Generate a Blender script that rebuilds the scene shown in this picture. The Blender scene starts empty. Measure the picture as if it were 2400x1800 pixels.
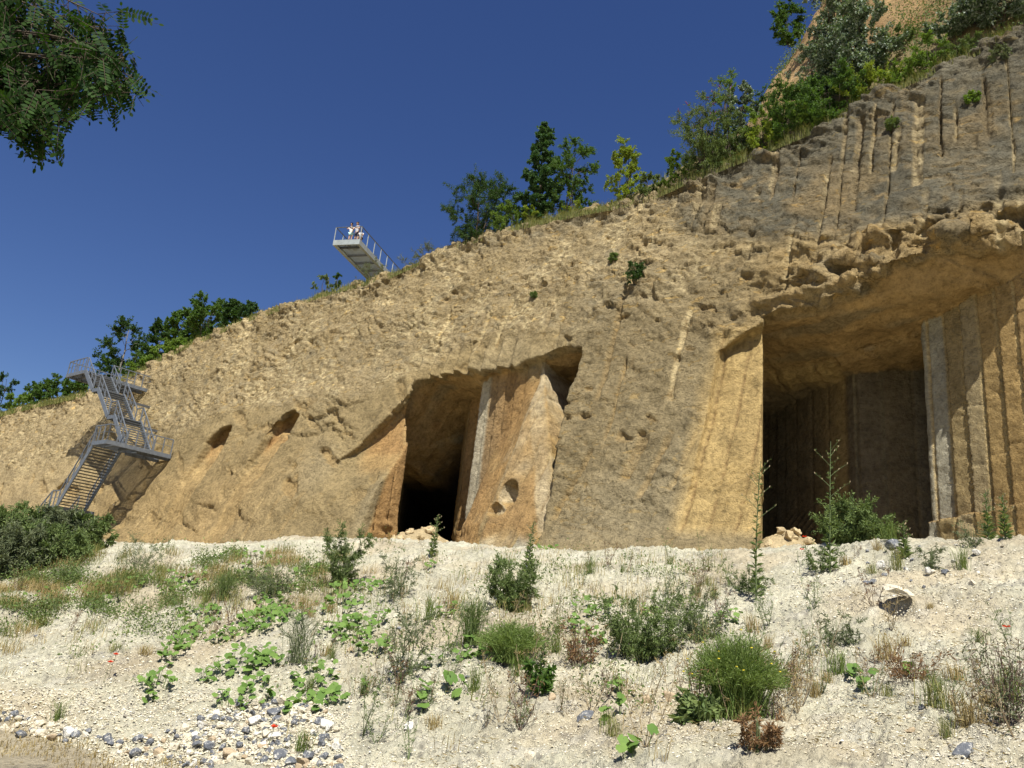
import bpy, math, random
import numpy as np
from mathutils import Vector, Matrix

C = bpy.context.scene.collection
S = bpy.context.scene
random.seed(7); RNG = np.random.default_rng(11)

# ------------------------------------------------------------------ camera
F_PX, PITCH, ROLL = 1884.0, math.radians(17), math.radians(5.7)
EYE = np.array([0.0, 0.0, 1.6])
def ray(px, py):
    """direction of the view line through a point of a 2212 x 1659 view"""
    k = 2400/2212.
    dx = (np.asarray(px, float)*k-1200)/F_PX; dy = -(np.asarray(py, float)*k-900)/F_PX
    c, s = math.cos(ROLL), math.sin(ROLL)
    ux = c*dx-s*dy; uy = s*dx+c*dy
    d = np.stack([ux, math.cos(PITCH)-math.sin(PITCH)*uy, math.sin(PITCH)+math.cos(PITCH)*uy], -1)
    return d/np.linalg.norm(d, axis=-1, keepdims=True)
cam = bpy.data.cameras.new('camera'); camo = bpy.data.objects.new('camera', cam); C.objects.link(camo)
fw = Vector((0, math.cos(PITCH), math.sin(PITCH))); u0 = Vector((0, -math.sin(PITCH), math.cos(PITCH))); r0 = Vector((1, 0, 0))
ri = r0*math.cos(ROLL)+u0*math.sin(ROLL); up = -r0*math.sin(ROLL)+u0*math.cos(ROLL)
m = Matrix((ri, up, -fw)).transposed().to_4x4(); m.translation = Vector(EYE); camo.matrix_world = m
cam.sensor_width = 36; cam.lens = 36*F_PX/2400; cam.clip_start = 0.05; cam.clip_end = 3000
S.camera = camo

# ------------------------------------------------------------------ sky, sun, exposure
SUN_AZ, SUN_EL = math.radians(6), math.radians(57)      # azimuth from straight behind the camera towards the right
sd = Vector((math.sin(SUN_AZ)*math.cos(SUN_EL), -math.cos(SUN_AZ)*math.cos(SUN_EL), math.sin(SUN_EL)))
W = bpy.data.worlds.new('World'); S.world = W; W.use_nodes = True
nt = W.node_tree; bg = nt.nodes['Background']
sky = nt.nodes.new('ShaderNodeTexSky'); sky.sky_type = 'NISHITA'; sky.sun_disc = False
sky.sun_elevation = SUN_EL; sky.sun_rotation = math.atan2(sd.x, sd.y)
sky.altitude = 100; sky.air_density = 1.0; sky.dust_density = 0.25; sky.ozone_density = 4.0
hs = nt.nodes.new('ShaderNodeHueSaturation'); hs.inputs['Saturation'].default_value = 1.18; hs.inputs['Hue'].default_value = .516
nt.links.new(sky.outputs[0], hs.inputs['Color']); nt.links.new(hs.outputs[0], bg.inputs[0]); bg.inputs[1].default_value = 0.055
sl = bpy.data.lights.new('sun', 'SUN'); sl.energy = 4.9; sl.angle = math.radians(0.53); sl.color = (1.0, 0.962, 0.87)
so = bpy.data.objects.new('sun', sl); C.objects.link(so); so.rotation_euler = (-sd).to_track_quat('-Z', 'Y').to_euler(); so.location = (0, -20, 40)
S.view_settings.view_transform = 'Standard'; S.view_settings.look = 'None'; S.view_settings.exposure = 0.72; S.view_settings.gamma = 1.0
S.view_settings.use_curve_mapping = False
S.cycles.max_bounces = 6; S.cycles.diffuse_bounces = 3; S.cycles.transparent_max_bounces = 4

# ------------------------------------------------------------------ helpers
def h3(ix, iy, iz, seed):
    h = (ix.astype(np.uint32)*np.uint32(374761393)) ^ (iy.astype(np.uint32)*np.uint32(668265263)) ^ (iz.astype(np.uint32)*np.uint32(2147483647)) ^ np.uint32((seed*1013904223) & 0xffffffff)
    h = (h ^ (h >> np.uint32(13)))*np.uint32(1274126177); h ^= h >> np.uint32(16); h = h*np.uint32(2246822519); h ^= h >> np.uint32(13)
    return h
def noise(p, freq=1.0, seed=0):
    """gradient noise, about -1..1"""
    q = np.asarray(p, np.float32)*np.asarray(freq, np.float32)+np.float32(1000+seed*7.31)
    i = np.floor(q).astype(np.int64); f = (q-i).astype(np.float32); u = f*f*f*(f*(f*6-15)+10)
    out = 0
    for a in (0, 1):
        wx = u[..., 0] if a else 1-u[..., 0]
        for b in (0, 1):
            wy = u[..., 1] if b else 1-u[..., 1]
            for c in (0, 1):
                wz = u[..., 2] if c else 1-u[..., 2]
                h = h3(i[..., 0]+a, i[..., 1]+b, i[..., 2]+c, seed)
                g = ((h & np.uint32(255)).astype(np.float32)/127.5-1)*(f[..., 0]-a)+(((h >> np.uint32(8)) & np.uint32(255)).astype(np.float32)/127.5-1)*(f[..., 1]-b)+(((h >> np.uint32(16)) & np.uint32(255)).astype(np.float32)/127.5-1)*(f[..., 2]-c)
                out = out+g*wx*wy*wz
    return out*1.35
def fbm(p, freq, octv=4, seed=0, gain=0.5):
    r = 0; a = 1.0
    for o in range(octv):
        r = r+a*noise(p, np.asarray(freq)*2.03**o, seed+o*17); a *= gain
    return r
def hash1(i, seed=0):
    i = np.asarray(i).astype(np.int64); return (h3(i, i*0+7, i*0+3, seed) & np.uint32(65535)).astype(np.float32)/65535.
def sstep(a, b, x):
    t = np.clip((x-a)/(b-a), 0, 1); return t*t*(3-2*t)
def lerp(a, b, t): return a+(b-a)*t

def mesh_obj(name, v, faces, mat=None, parent=None, smooth=True, cols=None, link=True):
    """faces: list of (k, array) or one array of quads / tris"""
    v = np.asarray(v, np.float32)
    if not isinstance(faces, list): faces = [faces]
    faces = [np.asarray(f, np.int32) for f in faces if len(f)]
    me = bpy.data.meshes.new(name)
    me.vertices.add(len(v)); me.vertices.foreach_set('co', v.ravel())
    lt = sum(f.size for f in faces); npoly = sum(len(f) for f in faces)
    me.loops.add(lt); me.loops.foreach_set('vertex_index', np.concatenate([f.ravel() for f in faces]) if faces else np.zeros(0, np.int32))
    me.polygons.add(npoly)
    tot = np.concatenate([np.full(len(f), f.shape[1], np.int32) for f in faces]); st = np.concatenate([[0], np.cumsum(tot)[:-1]]).astype(np.int32)
    me.polygons.foreach_set('loop_start', st); me.polygons.foreach_set('loop_total', tot)
    me.polygons.foreach_set('use_smooth', np.full(npoly, smooth, bool))
    if cols is not None:
        at = me.color_attributes.new('Col', 'FLOAT_COLOR', 'POINT')
        c4 = np.ones((len(v), 4), np.float32); c4[:, :np.shape(cols)[1]] = cols; at.data.foreach_set('color', c4.ravel())
    me.update(); me.validate()
    if mat: me.materials.append(mat)
    o = bpy.data.objects.new(name, me); C.objects.link(o)
    if parent: o.parent = parent
    return o
def tag(o, label=None, cat=None, group=None, kind=None):
    if label: o['label'] = label
    if cat: o['category'] = cat
    if group: o['group'] = group
    if kind: o['kind'] = kind
    return o
def thing(name, loc, label, cat, group=None, rz=0):
    o = bpy.data.objects.new(name, None); C.objects.link(o); o.location = loc; o.rotation_euler = (0, 0, rz); o.empty_display_size = .3
    return tag(o, label, cat, group)
class MB:
    """collects shapes into one mesh"""
    def __init__(s): s.v = []; s.q = []; s.t = []; s.n = 0
    def add(s, v, q=None, t=None):
        v = np.asarray(v, float)
        if q is not None and len(q): s.q.append(np.asarray(q)+s.n)
        if t is not None and len(t): s.t.append(np.asarray(t)+s.n)
        s.v.append(v); s.n += len(v)
    def box(s, c, size, ax=None):
        ax = np.eye(3) if ax is None else np.asarray(ax, float)
        o = np.array([[x, y, z] for x in (-.5, .5) for y in (-.5, .5) for z in (-.5, .5)])*np.asarray(size)
        s.add(np.asarray(c)+o@ax, [[0, 1, 3, 2], [4, 6, 7, 5], [0, 4, 5, 1], [2, 3, 7, 6], [0, 2, 6, 4], [1, 5, 7, 3]])
    def bar(s, a, b, w, h, upv=(0, 0, 1)):
        a = np.asarray(a, float); b = np.asarray(b, float); d = b-a; L = np.linalg.norm(d); d /= L
        u = np.asarray(upv, float); sdv = np.cross(d, u); sdv /= np.linalg.norm(sdv)+1e-9; u = np.cross(sdv, d)
        s.box((a+b)/2, (L, w, h), np.stack([d, sdv, u]))
    def tube(s, pts, rad, n=6):
        pts = np.asarray(pts, float); rad = np.broadcast_to(np.asarray(rad, float), (len(pts),))
        tg = np.gradient(pts, axis=0); tg /= np.linalg.norm(tg, axis=1, keepdims=True)+1e-9
        ref = np.array([0, 0, 1.]) if abs(tg[0, 2]) < .9 else np.array([1., 0, 0])
        u = np.cross(tg, ref); u /= np.linalg.norm(u, axis=1, keepdims=True)+1e-9; w = np.cross(tg, u)
        a = np.arange(n)*2*math.pi/n
        ring = pts[:, None]+rad[:, None, None]*(np.cos(a)[None, :, None]*u[:, None]+np.sin(a)[None, :, None]*w[:, None])
        k = len(pts); i = np.arange(k-1)[:, None]*n; j = np.arange(n)[None]; j2 = (j+1) % n
        q = np.stack([i+j, i+j2, i+n+j2, i+n+j], -1).reshape(-1, 4)
        s.add(ring.reshape(-1, 3), q)
    def build(s, name, mat, parent=None, smooth=False, off=None):
        v = np.concatenate(s.v)
        if off is not None: v = v-np.asarray(off)
        f = []
        if s.q: f.append(np.concatenate(s.q))
        if s.t: f.append(np.concatenate(s.t))
        return mesh_obj(name, v, f, mat, parent, smooth)

# ------------------------------------------------------------------ materials
def new_mat(name):
    m = bpy.data.materials.new(name); m.use_nodes = True; nt = m.node_tree
    return m, nt, nt.nodes['Principled BSDF']
def nd(nt, t, **kw):
    n = nt.nodes.new(t)
    for k, v in kw.items():
        if k.startswith('i_'): n.inputs[k[2:].replace('_', ' ')].default_value = v
        else: setattr(n, k, v)
    return n
def mixc(nt, a, b, f, mode='MIX'):
    n = nt.nodes.new('ShaderNodeMix'); n.data_type = 'RGBA'; n.blend_type = mode
    for sock, val in ((n.inputs[0], f), (n.inputs[6], a), (n.inputs[7], b)):
        if isinstance(val, bpy.types.NodeSocket): nt.links.new(val, sock)
        else: sock.default_value = val if isinstance(val, (int, float)) else (*val, 1) if len(val) == 3 else val
    return n.outputs[2]
def ramp(nt, src, stops):
    r = nt.nodes.new('ShaderNodeValToRGB'); cr = r.color_ramp
    while len(cr.elements) < len(stops): cr.elements.new(.5)
    for e, (p, c) in zip(cr.elements, stops): e.position = p; e.color = (*c, 1) if not isinstance(c, (int, float)) else (c, c, c, 1)
    nt.links.new(src, r.inputs[0]); return r.outputs[0]
def rock_mat(name, bump=.5, dist=.12, sc=(1.6, 9, 38), var=.45, rough=.95, chips=0):
    m, nt, b = new_mat(name); b.inputs['Roughness'].default_value = rough; b.inputs['Specular IOR Level'].default_value = .15
    at = nd(nt, 'ShaderNodeAttribute', attribute_name='Col'); tc = nd(nt, 'ShaderNodeTexCoord')
    n1 = nd(nt, 'ShaderNodeTexNoise', i_Scale=sc[0], i_Detail=6.0, i_Roughness=.62); n2 = nd(nt, 'ShaderNodeTexNoise', i_Scale=sc[1], i_Detail=6.0, i_Roughness=.7)
    n3 = nd(nt, 'ShaderNodeTexNoise', i_Scale=sc[2], i_Detail=3.0, i_Roughness=.7)
    for n in (n1, n2, n3): nt.links.new(tc.outputs['Object'], n.inputs['Vector'])
    f1 = ramp(nt, n1.outputs[0], [(.3, 1-var*.5), (.7, 1+var*.4)]); f2 = ramp(nt, n2.outputs[0], [(.32, 1-var*.75), (.5, 1.0), (.7, 1+var*.5)])
    c = mixc(nt, at.outputs[0], f1, 1.0, 'MULTIPLY'); c = mixc(nt, c, f2, 1.0, 'MULTIPLY')
    nt.links.new(c, b.inputs['Base Color'])
    ad = nd(nt, 'ShaderNodeMath', operation='MULTIPLY_ADD'); ad.inputs[1].default_value = .45
    nt.links.new(n3.outputs[0], ad.inputs[0]); nt.links.new(n2.outputs[0], ad.inputs[2])
    bp = nd(nt, 'ShaderNodeBump', i_Strength=bump, i_Distance=dist); nt.links.new(ad.outputs[0], bp.inputs['Height']); nt.links.new(bp.outputs[0], b.inputs['Normal'])
    if chips:
        mp = nd(nt, 'ShaderNodeMapping'); mp.inputs['Scale'].default_value = (1.0, 1.0, 2.3); mp.inputs['Rotation'].default_value = (0, math.radians(-24), math.radians(-39)); nt.links.new(tc.outputs['Object'], mp.inputs['Vector'])
        k1 = nd(nt, 'ShaderNodeTexNoise', i_Scale=chips, i_Detail=4.0, i_Roughness=.55, i_Distortion=.6); nt.links.new(mp.outputs[0], k1.inputs['Vector'])
        st = ramp(nt, k1.outputs[0], [(.0, 0), (.36, .10), (.385, .42), (.47, .50), (.49, .72), (.58, .80), (.60, 1.0), (1, 1)])
        mk = nd(nt, 'ShaderNodeMath', operation='MULTIPLY'); nt.links.new(st, mk.inputs[0]); nt.links.new(at.outputs['Alpha'], mk.inputs[1])
        b2 = nd(nt, 'ShaderNodeBump', i_Strength=1.0, i_Distance=.24); nt.links.new(mk.outputs[0], b2.inputs['Height']); nt.links.new(b2.outputs[0], bp.inputs['Normal'])
        fr = ramp(nt, k1.outputs[0], [(.34, 1.0), (.40, 0.0)]); fm = nd(nt, 'ShaderNodeMath', operation='MULTIPLY'); nt.links.new(fr, fm.inputs[0]); nt.links.new(at.outputs['Alpha'], fm.inputs[1])
        cc = mixc(nt, c, mixc(nt, c, (1.25, 1.12, .85), 1.0, 'MULTIPLY'), fm.outputs[0]); nt.links.new(cc, b.inputs['Base Color'])
    return m
def flat_mat(name, col, rough=.7, var=.15, sc=8.0, metal=0.0, spec=.3, bump=0.0):
    m, nt, b = new_mat(name); b.inputs['Roughness'].default_value = rough; b.inputs['Metallic'].default_value = metal; b.inputs['Specular IOR Level'].default_value = spec
    tc = nd(nt, 'ShaderNodeTexCoord'); n = nd(nt, 'ShaderNodeTexNoise', i_Scale=sc, i_Detail=5.0); nt.links.new(tc.outputs['Object'], n.inputs['Vector'])
    c = ramp(nt, n.outputs[0], [(.3, tuple(x*(1-var) for x in col)), (.7, tuple(min(1, x*(1+var)) for x in col))]); nt.links.new(c, b.inputs['Base Color'])
    if bump:
        bp = nd(nt, 'ShaderNodeBump', i_Strength=bump, i_Distance=.03); nt.links.new(n.outputs[0], bp.inputs['Height']); nt.links.new(bp.outputs[0], b.inputs['Normal'])
    return m
def leaf_mat(name, c1, c2, trans=.35, rough=.6, spec=.25, back=None):
    """leaf colour varies leaf by leaf; some light passes through; optional pale underside"""
    m, nt, b = new_mat(name); b.inputs['Roughness'].default_value = rough; b.inputs['Specular IOR Level'].default_value = spec
    g = nd(nt, 'ShaderNodeNewGeometry'); c = ramp(nt, g.outputs['Random Per Island'], [(0, c1), (1, c2)])
    if back:
        hsh = nd(nt, 'ShaderNodeMath', operation='FRACT'); mu = nd(nt, 'ShaderNodeMath', operation='MULTIPLY'); mu.inputs[1].default_value = 57.3
        nt.links.new(g.outputs['Random Per Island'], mu.inputs[0]); nt.links.new(mu.outputs[0], hsh.inputs[0])
        gt = nd(nt, 'ShaderNodeMath', operation='GREATER_THAN'); gt.inputs[1].default_value = .55; nt.links.new(hsh.outputs[0], gt.inputs[0])
        c = mixc(nt, c, back, gt.outputs[0])
    nt.links.new(c, b.inputs['Base Color'])
    tr = nd(nt, 'ShaderNodeBsdfTranslucent'); nt.links.new(mixc(nt, c, (1.25, 1.3, .55), 1.0, 'MULTIPLY'), tr.inputs[0])
    mx = nd(nt, 'ShaderNodeMixShader'); mx.inputs[0].default_value = trans
    nt.links.new(b.outputs[0], mx.inputs[1]); nt.links.new(tr.outputs[0], mx.inputs[2]); nt.links.new(mx.outputs[0], nt.nodes['Material Output'].inputs[0])
    return m
M = {}
M['rock'] = rock_mat('cliff_rock', .95, .20, (1.3, 5.0, 17), .50, chips=1.5)
M['soil'] = rock_mat('bank_soil', .7, .2)
M['chalk'] = rock_mat('chalk_ground', 1.0, .07, (.9, 13, 55), .42)


def mottled(name, a, b_, thr, sc=2.2):
    m, nt, b = new_mat(name); b.inputs['Roughness'].default_value = .85; tc = nd(nt, 'ShaderNodeTexCoord'); n = nd(nt, 'ShaderNodeTexNoise', i_Scale=sc, i_Detail=7.0, i_Roughness=.7); oi = nd(nt, 'ShaderNodeObjectInfo'); va = nd(nt, 'ShaderNodeVectorMath', operation='ADD'); nt.links.new(tc.outputs['Object'], va.inputs[0])
    sc_ = nd(nt, 'ShaderNodeMath', operation='MULTIPLY'); sc_.inputs[1].default_value = 37.; nt.links.new(oi.outputs['Random'], sc_.inputs[0]); nt.links.new(sc_.outputs[0], va.inputs[1]); nt.links.new(va.outputs[0], n.inputs['Vector'])
    c = ramp(nt, n.outputs[0], [(thr-.16, tuple(x*.75 for x in a)), (thr-.02, a), (thr+.03, b_), (thr+.25, tuple(min(.85, x*1.12) for x in b_))]); nt.links.new(c, b.inputs['Base Color'])
    bp = nd(nt, 'ShaderNodeBump', i_Strength=.5, i_Distance=.25); nt.links.new(n.outputs[0], bp.inputs['Height']); nt.links.new(bp.outputs[0], b.inputs['Normal']); return m
M['stone_grey'] = mottled('grey_flint', (.15, .16, .18), (.50, .48, .43), .56)
M['stone_pale'] = mottled('pale_chalk_stone', (.40, .34, .24), (.64, .57, .43), .40); M['stone_white'] = mottled('white_chalk_stone', (.30, .30, .30), (.72, .69, .61), .42)
M['stone_tan'] = flat_mat('tan_stone', (.40, .31, .20), .85, .3, 9, bump=.4)
M['stone_block'] = flat_mat('ochre_limestone', (.44, .345, .20), .95, .25, 4, bump=.5)
M['steel'] = flat_mat('galvanised_steel', (.155, .172, .195), .5, .2, 5, .3, .4)
M['steel_dark'] = flat_mat('dark_steel', (.10, .105, .11), .55, .25, 6, .3)
M['steel_light'] = flat_mat('light_steel', (.34, .37, .36), .5, .14, 3, .25)
M['bark'] = flat_mat('bark', (.085, .065, .045), .95, .4, 14, bump=.8)
M['bark_pale'] = flat_mat('pale_bark', (.24, .22, .18), .95, .3, 14, bump=.5)
M['stem'] = flat_mat('green_stem', (.10, .13, .05), .8, .3, 20)
M['stem_dry'] = flat_mat('dry_stem', (.26, .20, .12), .9, .3, 20)
M['stem_dark'] = flat_mat('dark_stem', (.10, .065, .05), .9, .3, 20)

# ------------------------------------------------------------------ the quarry wall (s along the wall, n into the rock, z up)
O3 = np.array([10.5, 26.0, 0.0]); ES = np.array([-.775, .632, 0.0]); ES /= np.linalg.norm(ES); EN = np.array([ES[1], -ES[0], 0.0])
KI = 1/math.tan(math.radians(70)); Z0 = 4.0
def w2s(p):
    q = np.asarray(p, float)-O3; return np.stack([q@ES, q@EN, q[..., 2]], -1)
def s2w(q):
    q = np.asarray(q, float); return O3+q[..., :1]*ES+q[..., 1:2]*EN+q[..., 2:3]*np.array([0, 0, 1.])
def s2wv(s, n, z): return s2w(np.array([s, n, z], float))
def crest(s): return np.interp(s, CREST_S, CREST_Z)
CREST_PX = [(2212, 60), (2080, 120), (1900, 200), (1790, 262), (1640, 325), (1500, 380), (1400, 425), (1250, 455), (1100, 490), (980, 530), (850, 590), (700, 632), (540, 685), (400, 748), (300, 800), (200, 845), (100, 868), (0, 893)]
def _crest():
    e = EYE-O3; a = []
    for p in CREST_PX:
        d = ray(*p); t = -(e@EN-KI*(EYE[2]-Z0))/(d@EN-KI*d[2]); a.append(w2s(EYE+d*t))
    a = np.array(a); return a[:, 0], a[:, 2]
CREST_S, CREST_Z = _crest()
def facepix(px, py, off=0.0):
    """where the view line meets the plain inclined wall"""
    e = EYE-O3; d = ray(px, py); t = (off-(e@EN-KI*(EYE[2]-Z0)))/(d@EN-KI*d[2]); return w2s(EYE+d*t)

def build_cliff():
    # --- grid
    s = [-15.0]
    while s[-1] < 118:
        dist = math.hypot(s[-1]+8.3, 29); s.append(s[-1]+.0021*dist if s[-1] < 90 else s[-1]+.5)
    s = np.array(s, np.float32); z = np.arange(2.6, 30.2, .085, dtype=np.float32); n = np.concatenate([np.arange(-2.4, 8.6, .11), 8.6+np.cumsum(.11*1.05**np.arange(1, 44))]).astype(np.float32)
    ns, nz, nn = len(s), len(z), len(n)
    SS, ZZ = np.meshgrid(s, z, indexing='ij')
    P2 = np.stack([SS, ZZ, ZZ*0], -1)
    bul = .55*fbm(P2, (.07, .09, 1), 2, 3)+.22*fbm(P2, (.25, .3, 1), 2, 5)
    # soft plinth at the bottom, hollows and swells
    bul += -.5*sstep(6.2, 4.6, ZZ)
    bul += .9*np.exp(-((SS-30)/5)**2-((ZZ-6.5)/2.5)**2)*-.8
    # broken brow above the right cave
    brow = np.exp(-((SS+1.5)/6.5)**2)*np.exp(-((ZZ-16.9-.2*(-SS))/2.0)**2)
    big = noise(P2, (.55, .8, 1), 21); big2 = noise(P2, (1.3, 1.9, 1), 22)
    bul += brow*(-.35+1.1*np.abs(big)+.5*big2)
    # lip ribs above the left cave
    lrib = sstep(14.4, 14.9, ZZ)*sstep(17.6, 16.6, ZZ)*sstep(16.5, 18, SS)*sstep(25.2, 24, SS)
    bul += lrib*(.22+.3*np.sin(SS*6.2+.8*np.sin(ZZ))*sstep(17.4, 15.5, ZZ))
    # crown rounding
    top = crest(s)[:, None]+.45*fbm(np.stack([s, s*0, s*0], -1), .45, 4, 19, .6)[:, None]
    F = np.empty((ns, nz, nn), np.float32)
    base = (n[None, None, :]-bul[:, :, None])
    np.maximum(-base*.94, (ZZ-top)[:, :, None]-.16*np.maximum(n, 0)[None, None, :]**.9, out=F)
    del base
    # --- voids: plan polygons rasterised as signed distances
    S0, N0, DX = -18.0, -5.0, .06
    gs, gn = np.meshgrid(np.arange(S0, 50, DX), np.arange(N0, 32, DX), indexing='ij')
    def psdf(poly):
        P = np.array(poly, float); d = np.full(gs.shape, 1e9); ins = np.zeros(gs.shape, bool)
        for (x1, y1), (x2, y2) in zip(P, np.roll(P, -1, 0)):
            ex, ey = x2-x1, y2-y1; t = np.clip(((gs-x1)*ex+(gn-y1)*ey)/(ex*ex+ey*ey), 0, 1)
            d = np.minimum(d, np.hypot(gs-x1-t*ex, gn-y1-t*ey))
            cnd = (y1 > gn) != (y2 > gn); xx = (ex)*(gn-y1)/(ey if ey else 1e-9)+x1; ins ^= cnd & (gs < xx)
        return np.where(ins, -d, d).astype(np.float32)
    def samp(ras, a, b):
        i = np.clip((a-S0)/DX, 0, ras.shape[0]-1.01); j = np.clip((b-N0)/DX, 0, ras.shape[1]-1.01); i0 = i.astype(np.int32); j0 = j.astype(np.int32); fi = i-i0; fj = j-j0
        return (ras[i0, j0]*(1-fi)+ras[i0+1, j0]*fi)*(1-fj)+(ras[i0, j0+1]*(1-fi)+ras[i0+1, j0+1]*fi)*fj
    def carve(s0, s1, z0, z1, fn):
        i0, i1 = np.searchsorted(s, (s0, s1)); j0, j1 = np.searchsorted(z, (z0, z1))
        for a in range(i0, i1, 40):
            b = min(a+40, i1)
            s_ = s[a:b, None, None]; z_ = z[None, j0:j1, None]; nf = n[None, None, :]+KI*(z_-Z0)
            s3, z3, n3 = np.broadcast_arrays(s_, z_, nf+0*s_)
            v = fn(s3, n3, z3, n[None, None, :]-bul[a:b, j0:j1, None])
            F[a:b, j0:j1] = np.maximum(F[a:b, j0:j1], -v)
    # right cave
    rv = psdf([(2.35, -5), (2.45, 1), (3.7, 4.4), (14, 24), (-.5, 24), (-1.73, 8.0), (-5.98, 5.8), (-14.9, 1.2), (-14.9, -5)])
    rp = psdf([(1.78, 10.5), (7.9, 14.8), (8, 22), (.3, 22), (-1.1, 11.6)])
    rplinth = psdf([(-1.5, 9), (-1.75, 6.9), (-5.98, 4.7), (-14.9, .2), (-14.9, 12), (-1.2, 12)])
    def right(s3, n3, z3, dn):
        c = 15.75+.10*np.clip(-s3, -2.5, 7)-.09*(n3-4)-.4*sstep(8.6, 9.0, n3-.25*s3)+1.5*sstep(6.3, 4.2, n3)*sstep(1.5, -3.5, s3)+.22*noise(np.stack([s3, n3*.6, n3*0], -1), .8, 31)+.12*noise(np.stack([s3, n3, n3*0], -1), 2.2, 32)
        v = np.maximum(samp(rv, s3, n3), z3-c)
        v = np.maximum(v, -samp(rp, s3, n3))
        pz = 7.05+.13*(-s3-2)+.12*noise(np.stack([s3*1.4, n3, s3*0], -1), 1.0, 8)
        v = np.maximum(v, -np.maximum(samp(rplinth, s3, n3), .8*(z3-pz)+.45*(0-samp(rplinth, s3, n3))*0))
        return v
    carve(-15, 10.5, 3.6, 18.5, right)
    # left cave with the split pillar in its mouth
    lv = psdf([(23.0, -5), (23.0, 1), (23.5, 3.6), (27.5, 6), (40, 27), (9, 27), (12.6, 6), (12.7, 3), (11.6, .6), (11.2, -5)])
    lp = psdf([(20.0, 5.2), (18.6, 4.9), (16.9, 4.5), (15.8, 4.35), (15.2, 4.5), (15.3, 6.0), (15.8, 9), (20.4, 9)])
    lb = psdf([(24.0, 9.3), (22.6, 8.0), (21.6, 8.0), (20.6, 8.6), (20.2, 13), (24.2, 13)])
    def left(s3, n3, z3, dn):
        c = np.interp(s3, [11.5, 12.6, 13.6, 15.2, 16, 20, 23.3, 24.3, 25.2, 27], [14.4, 15.3, 15.6, 15.3, 15.0, 15.0, 15.2, 14.6, 13.3, 11.2])-.17*np.maximum(n3-3.5, 0)+.30*noise(np.stack([s3, n3*.5, n3*0], -1), 1.1, 33)+.16*noise(np.stack([s3, n3*.5, n3*0], -1), 2.6, 34)
        v = np.maximum(samp(lv, s3, n3), z3-c)
        pr = samp(lp, s3, n3)+.05*(z3-9)*0-.035*(9.5-z3)*.5
        wg = np.maximum(.42*(z3-(14.4-2.15*(15.3-s3))), .3*noise(np.stack([s3*.5, z3*.2, z3*0], -1), 1.0, 44)+.95+.395*(z3-5)+.55*np.maximum(s3-15.3, 0)-n3); wg = np.maximum(wg, s3-18.0)+.10*noise(np.stack([s3, z3, z3*0], -1), .9, 46); v = np.maximum(v, -wg)
        v = np.maximum(v, -pr); v = np.maximum(v, -(samp(lb, s3, n3)-.4))
        # cut-back jamb left of the mouth
        lipz = np.interp(s3, [21, 24, 25, 26.8, 28.5], [14.6, 14, 12.7, 10.4, 9.0])
        j = np.maximum(np.maximum(21.0-s3, s3-28.2), np.maximum(z3-lipz, dn-1.0*sstep(7.2, 10.5, z3)*sstep(28.4, 25, s3)+.001))
        return np.minimum(v, np.maximum(j, -(dn+1.2)))
    carve(9.8, 34, 3.6, 16.5, left)
    # two small niches, a cut band on the block right of the left jamb, and hollows
    def niche(sa, sb, zb, zt, dep):
        def f(s3, n3, z3, dn):
            t = np.clip((z3-zb)/(zt-zb), 0, 1.2)
            x_ = (s3-.6*sa-.4*sb)/(sb-sa); roof = zt-3.4*x_*x_+.30*noise(np.stack([s3, n3, z3], -1), 1.5, 41); t = t*(1.0+.25*noise(np.stack([s3, z3, z3*0], -1), 1.1, 42))
            return np.maximum(np.maximum(sa-s3, s3-sb), np.maximum(z3-roof, dn-dep*t*(1-.25*(s3-sa)/(sb-sa))))
        carve(sa-1, sb+1, zb-.5, zt+1.5, f)
    q = facepix(640, 890); niche(q[0]-.5, q[0]+2.0, q[2]-5.0, q[2]+.2, 1.9)
    q = facepix(500, 920); niche(q[0]-.5, q[0]+1.9, q[2]-4.6, q[2]+.1, 1.8)
    q = facepix(1640, 700); niche(2.0, 5.4, 4.9, 15.0, .85)
    q = facepix(130, 1065); niche(q[0]-.9, q[0]+.9, q[2]-1.0, q[2]+1.2, .9)
    q = facepix(760, 1060); niche(q[0]-1.2, q[0]+.9, q[2]-1.5, q[2]+1.6, .7)
    # pocket in the middle pillar
    def pocket(c, r):
        def f(s3, n3, z3, dn): return np.sqrt(((s3-c[0])/r[0])**2+((n3-c[1])/r[1])**2+((z3-c[2])/r[2])**2)*min(r)-min(r)
        carve(c[0]-r[0]-.5, c[0]+r[0]+.5, c[2]-r[2]-.5, c[2]+r[2]+.5, f)
    for (px, py), rr in (((1094, 1064), (.50, .9, .72)), ((1068, 1100), (.60, .6, .38))):
        q = facepix(px, py, .6); pocket((q[0], q[1], q[2]), rr)
    F[:, :, -2:] = -1.0; F[:, :2, :] = -1.0
    # --- surface nets
    sg = F < 0
    u = sg.view(np.uint8)
    acc = np.zeros((ns-1, nz-1, nn-1), np.uint8)
    for a in (0, 1):
        for b in (0, 1):
            for c in (0, 1): acc += u[a:ns-1+a, b:nz-1+b, c:nn-1+c]
    act = np.flatnonzero((acc.ravel() > 0) & (acc.ravel() < 8)); del acc
    D1, D2 = (nz-1)*(nn-1), nn-1
    ci, cj, ck = act//D1, (act//D2) % (nz-1), act % D2
    vals = {}
    for a in (0, 1):
        for b in (0, 1):
            for c in (0, 1): vals[a, b, c] = F[ci+a, cj+b, ck+c]
    acc = np.zeros((len(act), 3), np.float32); cnt = np.zeros(len(act), np.float32)
    cs = [(a, b, c) for a in (0, 1) for b in (0, 1) for c in (0, 1)]
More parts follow.
